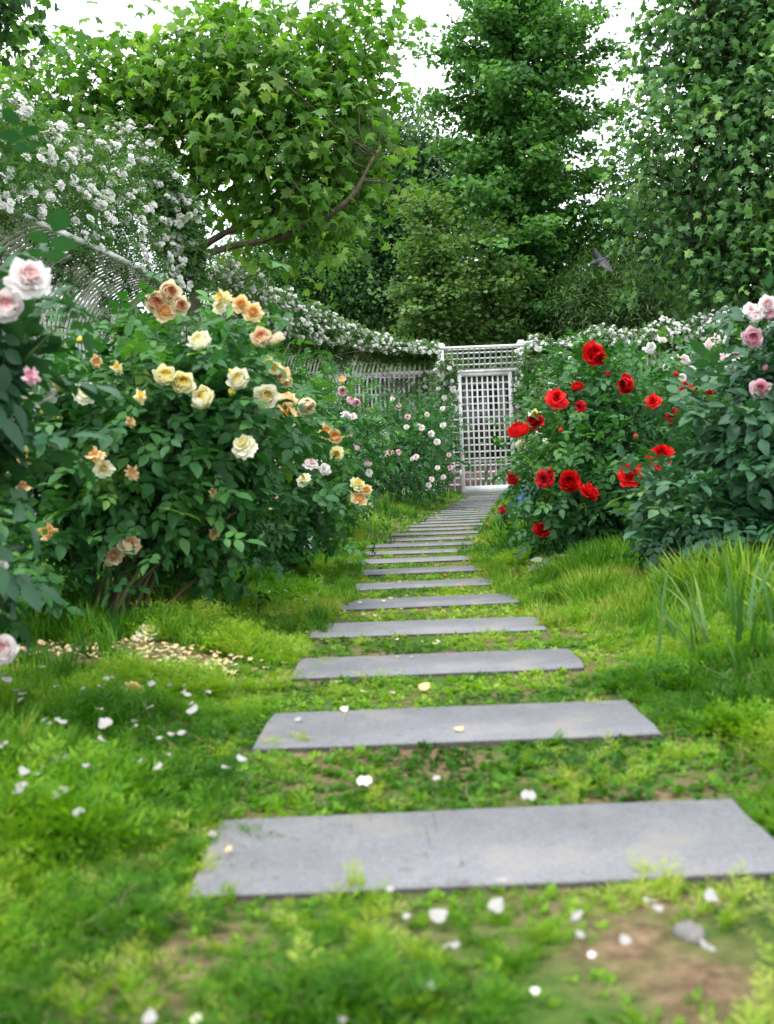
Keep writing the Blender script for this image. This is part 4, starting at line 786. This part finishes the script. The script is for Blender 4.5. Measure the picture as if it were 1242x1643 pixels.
# E: red roses
d = 5.3
E_ = [ell(960, 740, d, 120, 120, .5), ell(1000, 660, d + .1, 100, 90, .4), ell(900, 790, d - .1, 80, 70, .35), ell(1040, 800, d, 100, 100, .4), ell(945, 620, d + .1, 50, 60, .3), ell(950, 850, d, 90, 55, .4)]
bush('red rose bush at right of the path', G(965, 915), E_, 1500, .135, 'rose_leaf',
     [(952, 566, 40, 'red', 'ruffle'), (962, 575, 26, 'red', 'cup'), (1007, 617, 36, 'red', 'cup'), (1047, 642, 30, 'red', 'open'), (1079, 665, 30, 'red', 'open'), (893, 638, 40, 'red', 'open'), (927, 622, 24, 'red'), (833, 694, 42, 'red', 'cup'), (858, 677, 36, 'red', 'ruffle'), (1062, 731, 46, 'red', 'ruffle'),
      (1011, 760, 42, 'red', 'ruffle'), (913, 774, 42, 'red', 'cup'), (946, 790, 40, 'red', 'ruffle'), (872, 768, 34, 'red', 'open'), (882, 760, 20, 'red', 'spent'), (930, 652, 22, 'red', 'open'), (1101, 620, 26, 'red', 'open'), (822, 768, 26, 'red', 'spent'), (868, 850, 30, 'red', 'ruffle'), (806, 818, 16, 'red', 'spent'), (1138, 628, 14, 'red', 'cup')],
     [(975, 600, 10, 'red'), (1020, 700, 9, 'red'), (900, 690, 9, 'red'), (1085, 600, 9, 'red')],
     ncane=16, defd=5.1, hue=(.4, .2))
d = 7.6
bush('white and cream rose bush peeping out behind the red one', G(900, 860), [ell(900, 700, d, 65, 80, .4), ell(940, 650, d, 60, 70, .4)], 600, .12, 'climber_leaf',
     [(985, 585, 30, 'white', 'ruffle'), (889, 628, 32, 'white', 'ruffle'), (860, 664, 26, 'cream', 'ruffle'), (840, 716, 26, 'cream', 'cup'), (935, 640, 14, 'white', 'cup'), (932, 612, 22, 'white', 'open'), (920, 574, 22, 'white', 'open'), (865, 690, 18, 'white', 'open'), (880, 705, 18, 'cream', 'open')], ncane=8, defd=7.3)
# F: near right bush, big bluish leaves
d = 3.9
F_ = [ell(1225, 730, d, 85, 115, .3), ell(1250, 620, d, 45, 65, .25), ell(1115, 860, d - .1, 55, 75, .24), ell(1200, 870, d, 90, 75, .3), ell(1258, 540, d, 20, 35, .1), ell(1085, 800, d + .15, 35, 40, .15)]
bush('large-leaved rose bush at the right edge with pink blooms on top', G(1140, 965), F_, 1050, .19, 'rose_leaf_blue',
     [(1207, 543, 38, 'pink', 'cup'), (1220, 626, 38, 'pink', 'cup'), (1212, 508, 30, 'pale_pink', 'cup'), (1232, 488, 34, 'pale_pink', 'ruffle'), (1205, 495, 26, 'pale_pink', 'open'), (1236, 505, 22, 'pink', 'cup')],
     [(1228, 590, 12, 'pink'), (1205, 555, 8, 'pink')], ncane=14, defd=3.8, hue=(.45, .2), cane=.007)
# G: blush bush behind right
d = 7.5
G_ = [ell(1100, 660, d, 110, 90, .6), ell(1160, 620, d, 90, 80, .5), ell(1050, 620, d + .3, 60, 60, .4), ell(1120, 800, d, 120, 90, .5)]
fl = [(1040, 562, 20), (1045, 555, 16), (1063, 545, 14), (1086, 575, 20), (1098, 577, 18), (1120, 558, 22), (1137, 553, 20), (1149, 543, 20), (1160, 575, 24), (1175, 585, 26), (1180, 570, 24), (1190, 590, 22), (1130, 585, 16), (1095, 605, 14), (1125, 720, 18), (1165, 545, 14), (1110, 590, 14), (1143, 600, 14), (1068, 590, 12), (1190, 640, 12)]
bush('tall rose bush with many faded blush blooms behind the right edge bush', G(1110, 885), G_, 1100, .13, 'rose_leaf', [(x, y, s, random.choice(['pale_pink', 'white', 'pale_pink']), random.choice(['open', 'spent', 'ruffle'])) for x, y, s in fl], ncane=10, defd=7.2, hue=(.45, .22))
# ------------------------------------------------------------------ white climbing roses over the fences
def climber(key, label, u0, u1, hfun, nleaf, nbl, lsz, bsz, hang, nh, extra=(), hue=(.45, .25), deep=.75):
    OV = OVK[key]; L, T, I, B, s = FENCES[key]; u0, u1 = u0 * s[-1], u1 * s[-1]
    at = lambda u: np.stack([np.interp(u, s, B[:, 0]), np.interp(u, s, B[:, 1])], -1); ti = lambda u: np.stack([np.interp(u, s, I[:, 0]), np.interp(u, s, I[:, 1])], -1)
    b = at(np.array([(u0 + u1) / 2]))[0]; root = thing('climbing_rose', label, 'climbing rose', (b[0], b[1], 0), 'white climbing roses on the trellis')
    def topmass(N, surf):
        u = u0 + (u1 - u0) * rng.random(N); f = (u - u0) / (u1 - u0); hh = np.interp(f, *hfun) * (.55 + .6 * vnoise(u, u * 0, .6, 51) + .25 * vnoise(u, u * 0, .2, 52)); a = rng.random(N) * math.pi; r = rng.random(N) ** (.5 if not surf else .12)
        o = OV * .50 + deep * np.cos(a) * r; z = ZT - .12 - .15 * (o < .4) + hh * np.sin(a) * r; xy = at(u) + ti(u) * o[:, None]
        nn = np.concatenate([ti(u) * np.cos(a)[:, None], np.sin(a)[:, None]], 1); kp = (vnoise(u, z + o * .7, .34, 53) + .5 * vnoise(u, z - o, .13, 54)) > .52; return np.concatenate([xy, z[:, None]], 1)[kp], nn[kp]
    def hung(N, face=.06):
        """foliage trailing down the curved bars"""
        u = u0 + (u1 - u0) * rng.random(N); cl = vnoise(u, u * 0, .55, 61); q = rng.random(N); z = ZT - .05 - (ZT - hang[0]) * q * (.35 + .9 * cl); keep = (vnoise(u, z, .5, 62) > hang[1]) & (z > .15); u, z = u[keep], z[keep]
        o = np.where(z > ZV, OV * (1 - np.sqrt(np.clip(1 - ((z - ZV) / (ZT - ZV)) ** 2, 0, 1))), 0) + face + .10 * rng.normal(size=len(u)); xy = at(u) + ti(u) * o[:, None]
        return np.concatenate([xy, z[:, None]], 1), np.concatenate([ti(u), np.full((len(u), 1), .2)], 1)
    P1, n1 = topmass(nleaf, False); P2, n2 = hung(nh); C = np.concatenate([P1, P2]); nn = np.concatenate([n1, n2]); N = len(C); lv = Geo()
    d = nrm(nn * .6 + rdir(N) + [0, 0, -.25]); n = nrm(nn * .6 + rdir(N) * .6 + [0, 0, .8]); scat(lv, ROSE7, C, d, n, lsz * (.65 + .6 * rng.random(N)), np.clip(hue[0] + hue[1] * .6 * rng.normal(size=N) + .1 * nn[:, 2], .02, 1), 1.)
    part('foliage', lv, M['climber_leaf'], root)
    for k in range(12):
        c, _ = topmass(16, False); j = at(np.array([random.uniform(u0, u1)]))[0]; s0 = np.array([j[0], j[1], .0]); g = Geo(); e = c[0]
        g.tube(bez(s0, np.array([s0[0], s0[1], ZT]), e, 10), np.linspace(.012, .004, 10), 5); part('cane', g, M['cane'] if k % 2 else M['cane_green'], root, True)
    Pb, nb_ = topmass(int(nbl * 1.0), True); Ph, nh_ = hung(int(nh * extra[0]) if extra else 0, .16) if extra else (np.zeros((0, 3)), np.zeros((0, 3)))
    Pa = np.concatenate([Pb, Ph]); na = np.concatenate([nb_, nh_]); dist = np.linalg.norm(Pa - [0, 0, H], axis=1); 
    tocam = nrm(np.array([0, 0, H]) - Pa); vis = (na * tocam).sum(1) + .25 * rng.random(len(Pa)) - .02 * dist; order = np.argsort(-vis)
    base = np.array(root.location); st = Geo(); ts = [bloom_geo('small', 3 + i) for i in range(3)] + [bloom_geo('spray', 8 + i) for i in range(3)]
    for r_, i in enumerate(order):
        dv = nrm(na[i] * .7 + tocam[i] * .5 + np.array([0, 0, .3]) + rng.normal(size=3) * .35); sp = rng.random() < .55; sz = bsz * (1.9 if sp else 1.) * random.uniform(.75, 1.25)
        if r_ < 99:
            o = link('bloom', bloom_mesh('spray' if sp else random.choice(['small', 'open']), 'white'), root); place_rot(o, Pa[i] - base, dv, sz)
        else:
            t = random.choice(ts[3:] if sp else ts[:3]); R = np.array(Vector(dv).to_track_quat('Z', 'Y').to_matrix()) @ rz(random.uniform(0, 6)); v = xf(t, R, sz, Pa[i]); st.add(v[0], v[1], v[2], np.clip(v[3], 0, 1))
    if st.n: tag(part('blossom_mass', st, M['white'], root, True), kind='stuff')
    return root
climber('near', 'huge white climbing rose piled over the left trellis fence', .3, 1.0, ([0, .2, .45, .7, .9, 1], [.9, 1.1, 1.7, 2.1, 2.2, 2.0]), 13500, 900, .10, .088, (.3, .66), 4200, (.03,), deep=.78)
climber('back', 'white climbing rose along the fence left of the gate', .02, 1.0, ([0, .1, .3, .5, .7, 1], [1.0, 1.4, 1.1, .8, .55, .3]), 12500, 1300, .11, .080, (.8, .66), 5200, (.07,), deep=.5)
climber('right', 'white climbing rose topping the fence right of the gate', .0, .95, ([0, .1, .3, .6, 1], [.35, .45, .45, .7, .8]), 9500, 1300, .11, .080, (.3, .60), 5600, (.2,), deep=.48)
# sprays beside the gate
def patch(label, E, nleaf, nbl, sz=.1):
    c = E[0][0]; root = thing('climbing_rose', label, 'climbing rose', (c[0], c[1], 0), 'white climbing roses on the trellis'); C, u = in_ells(E, nleaf, .6); lv = Geo(); N = len(C)
    scat(lv, ROSE7, C, nrm(u + rdir(N)), nrm(u * .4 + rdir(N) * .6 + [0, -.4, .7]), .13 * (.65 + .6 * rng.random(N)), np.clip(.45 + .15 * rng.normal(size=N), .02, 1), 1.); part('foliage', lv, M['climber_leaf'], root)
    g = Geo(); g.tube(bez(np.array([c[0], c[1] + .1, 0]), np.array([c[0] + .1, c[1], c[2] * .6]), c + [0, 0, E[0][1][2] * .8], 8), np.linspace(.014, .006, 8), 5); part('cane', g, M['cane'], root, True)
    base = np.array(root.location); Q, u = in_ells(E, nbl, .15)
    for i in range(nbl):
        if u[i][1] > .2: u[i][1] *= -1; Q[i][1] = 2 * c[1] - Q[i][1]
        o = link('bloom', bloom_mesh(random.choice(['spray', 'small', 'open']), 'white'), root); place_rot(o, Q[i] - base, nrm(u[i] + np.array([0, -.8, .4])), sz * random.uniform(.8, 1.7))
patch('white climbing rose hanging down the right side of the gate', [ell(850, 630, 23.5, 28, 60, .3), ell(838, 640, 23.4, 18, 30, .25), ell(890, 620, 23.4, 40, 60, .3), ell(850, 580, 23.4, 30, 25, .25)], 1500, 60)
patch('thin white climbing rose trailing over the left corner of the gate', [ell(712, 630, 23.4, 25, 45, .3), ell(722, 590, 23.3, 25, 22, .2), ell(700, 690, 23.3, 20, 40, .3)], 500, 34)
patch('white climbing rose spilling off the far end of the left trellis fence', [ell(285, 360, 15.3, 45, 60, .5), ell(300, 420, 15.3, 40, 50, .4), ell(250, 300, 15, 50, 50, .5)], 2200, 95, .085)
# ------------------------------------------------------------------ small things
# clump of strap-leaved plants at right, and a lighter one by the left verge
def straps(label, px, py, n, h, seed):
    c = G(px, py); root = thing('daylily', label, 'plant', (c[0], c[1], float(gz(c[0], c[1])))); r = random.Random(seed)
    g = Geo()
    for i in range(n):
        t = tuft(1, seed * 50 + i, h * r.uniform(.5, 1.1), .6, .007, 7); v = xf(t, rz(r.uniform(0, 6.28)), 1, (c[0] + r.gauss(0, .05), c[1] + r.gauss(0, .05), root.location[2] - .01)); g.add(v[0], v[1], v[2], np.clip(v[3] + r.uniform(.2, .9), 0, 1))
    part('foliage', g, M['strap_leaf'], root)
straps('clump of long upright strap leaves at the right edge', 1225, 1060, 60, .30, 3)
straps('sparse strap-leaved clump under the large-leaved rose at right', 1200, 985, 20, .20, 4)
straps('low strap-leaved tuft leaning over the path edge at right', 1180, 1110, 14, .14, 5)
straps('small blue-green tuft on the left verge of the path', 601, 873, 26, .16, 6)
# cut grey-green leaves lying under the red roses
c = G(950, 930); root = thing('cut_rose_shoot', 'wilted grey-green rose shoot lying on the grass below the red roses', 'cut shoot', (c[0], c[1], 0))
M['wilted'] = leafmat('wilted', [(0, (.10, .13, .09)), (1, (.24, .25, .20))], .2)
lv = Geo(); N = 26; pos = np.stack([c[0] + rng.normal(size=N) * .10, c[1] + rng.normal(size=N) * .12, .05 + gz(c[0], c[1]) + .03 * rng.random(N)], -1); scat(lv, [LEAFLET], pos, nrm(rdir(N) * [1, 1, .2]), nrm(rdir(N) * .5 + [0, -.3, 1]), .06 + .03 * rng.random(N), rng.random(N), 0.); part('foliage', lv, M['wilted'], root)
g = Geo(); g.tube([c + [-.18, .02, .04], c + [0, 0, .055], c + [.2, -.04, .04]], .003, 5); part('stem', g, M['cane_green'], root, True)
# fallen apricot bloom
c = G(213, 1112, .03); o = link('fallen_bloom', bloom_mesh('ruffle', 'apricot')); place_rot(o, (c[0], c[1], float(gz(c[0], c[1])) + .022), (.3, -.4, .6), 42 * c[1] / F); tag(o, 'fallen apricot rose head lying on the petal-strewn soil', 'rose head')
c = G(240, 1036, .03); o = link('fallen_bloom', bloom_mesh('open', 'cream')); place_rot(o, (c[0], c[1], float(gz(c[0], c[1])) + .02), (.3, -.3, 1), 48 * c[1] / F); tag(o, 'fallen cream rose head flattened on the grass under the yellow bush', 'rose head')
# arching cane at the foot of bush A
# blue parasol
M['blue_cloth'] = leafmat('blue_cloth', [(0, (.012, .04, .13)), (.5, (.03, .08, .2)), (1, (.07, .14, .27))], .15, (1, 1, 1), .6, .2)
c = P(868, 792, 8.3); c[2] = float(gz(c[0], c[1])); root = thing('parasol', 'blue parasol half hidden behind the red roses near the gate', 'parasol', tuple(c))
g = Geo(); n = 48; rings = 8; R = .26; V = []; A_ = []
for i in range(rings + 1):
    a = i / rings * 1.35
    for j in range(n):
        t = j * 2 * math.pi / n; sc = 1 - .05 * abs(math.sin(4 * t)) * (i / rings) ** 2; V.append((R * math.sin(a) * math.cos(t) * sc, R * math.sin(a) * math.sin(t) * sc, R * math.cos(a) * .9)); A_.append(.5 + .5 * (1 if (j // 3) % 2 else -1) * .9)
top = np.array(V); Rt = rx(.3) @ ry(-.25); V = top @ Rt.T + c + [0, 0, .12]
g.add(V, [(i * n + j, i * n + (j + 1) % n, (i + 1) * n + (j + 1) % n, (i + 1) * n + j) for i in range(rings) for j in range(n)], a=np.clip(A_, 0, 1)); part('canopy', g, M['blue_cloth'], root, True)
g = Geo(); ax = Rt @ np.array([0, 0, 1.]); g.tube([c + [0, 0, .12] + ax * .27, c + [0, 0, .12] - ax * .14], .006, 6); part('shaft', g, M['white_paint'], root, True)
# lavender-coloured flowers by the red bush
c = G(845, 835); root = thing('lavender_plant', 'small plant with pale purple flowers at the path side of the red roses', 'plant', (c[0], c[1], 0))
El = [ell(842, 790, c[1] - .2, 26, 30, .12)]; C, u = in_ells(El, 160, .5); lv = Geo(); N = 160; scat(lv, [LEAFLET], C, nrm(u + rdir(N)), nrm(rdir(N) * .5 + [0, -.2, 1]), .05, np.clip(.5 + .2 * rng.normal(size=N), 0, 1), 0.); part('foliage', lv, M['climber_leaf'], root)
for px, py in ((832, 772), (840, 768), (838, 780), (850, 786), (828, 782)):
    o = link('flower', bloom_mesh('spray', 'lavender'), root); place_rot(o, P(px, py, c[1] - .38) - np.array(root.location), (0, -.8, .6), .055)
# pigeon in flight
M['feather_dark'] = solid('feather_dark', [(.3, (.025, .03, .045)), (.7, (.06, .07, .085))], 14, .6)
M['feather_grey'] = solid('feather_grey', [(.3, (.03, .028, .03)), (.7, (.06, .055, .055))], 14, .6)
c = P(959, 419, 19.5); pg = thing('pigeon', 'dark grey pigeon flying in front of the trees above the right fence', 'bird', tuple(c))
ax = nrm(P(944, 425, 19.4) - P(973, 413, 19.6)); g = Geo(); prof = [(-.20, .004), (-.17, .012), (-.13, .028), (-.07, .048), (0, .056), (.06, .05), (.10, .034), (.125, .028), (.15, .027), (.17, .018), (.182, .007), (.198, .002)]
g.tube([c + ax * a for a, _ in prof], [r for _, r in prof], 12); part('body', g, M['feather_dark'], pg, True)
def wing(tip, m):
    g = Geo(); root_ = c + ax * .03; tip = np.array(tip); sp = tip - root_; n = 8; V = []
    back = -ax * 1.0; nrmv = nrm(np.cross(sp, back))
    for i in range(n + 1):
        u = i / n; p = root_ + sp * u + ax * .05 * math.sin(u * 3.14); ch = (.17 * (1 - u ** 2.6) + .012); b_ = p + back * ch - sp * .04 * u
        for k, t in ((0, .006), (1, 0), (0, -.006), (1, -.002)): V.append((p if k == 0 else b_) + nrmv * (t * (1 - u * .7) + .02 * math.sin(u * 3)))
    Q = []
    for i in range(n):
        a = i * 4; b_ = a + 4; Q += [(a, a + 1, b_ + 1, b_), (a + 2, b_ + 2, b_ + 3, a + 3), (a, b_, b_ + 2, a + 2), (a + 1, a + 3, b_ + 3, b_ + 1)]
    g.add(V, Q); part('wing', g, M[m], pg, True)
wing(P(953, 396, 19.3), 'feather_grey'); wing(P(984, 438, 19.2), 'feather_grey')
g = Geo(); t0 = c - ax * .17; side = nrm(np.cross(ax, [0, 1, .2])); V = []
for s_ in (-1, 1):
    for q_, w_ in ((0, .012), (.1, .045)): V += [t0 - ax * q_ + side * w_ * s_ + np.array([0, .003, 0]), t0 - ax * q_ + side * w_ * s_ - np.array([0, .003, 0])]
g.add(V, [(0, 2, 6, 4), (1, 5, 7, 3), (0, 1, 3, 2), (4, 6, 7, 5), (2, 3, 7, 6), (0, 4, 5, 1)]); part('tail', g, M['feather_dark'], pg)
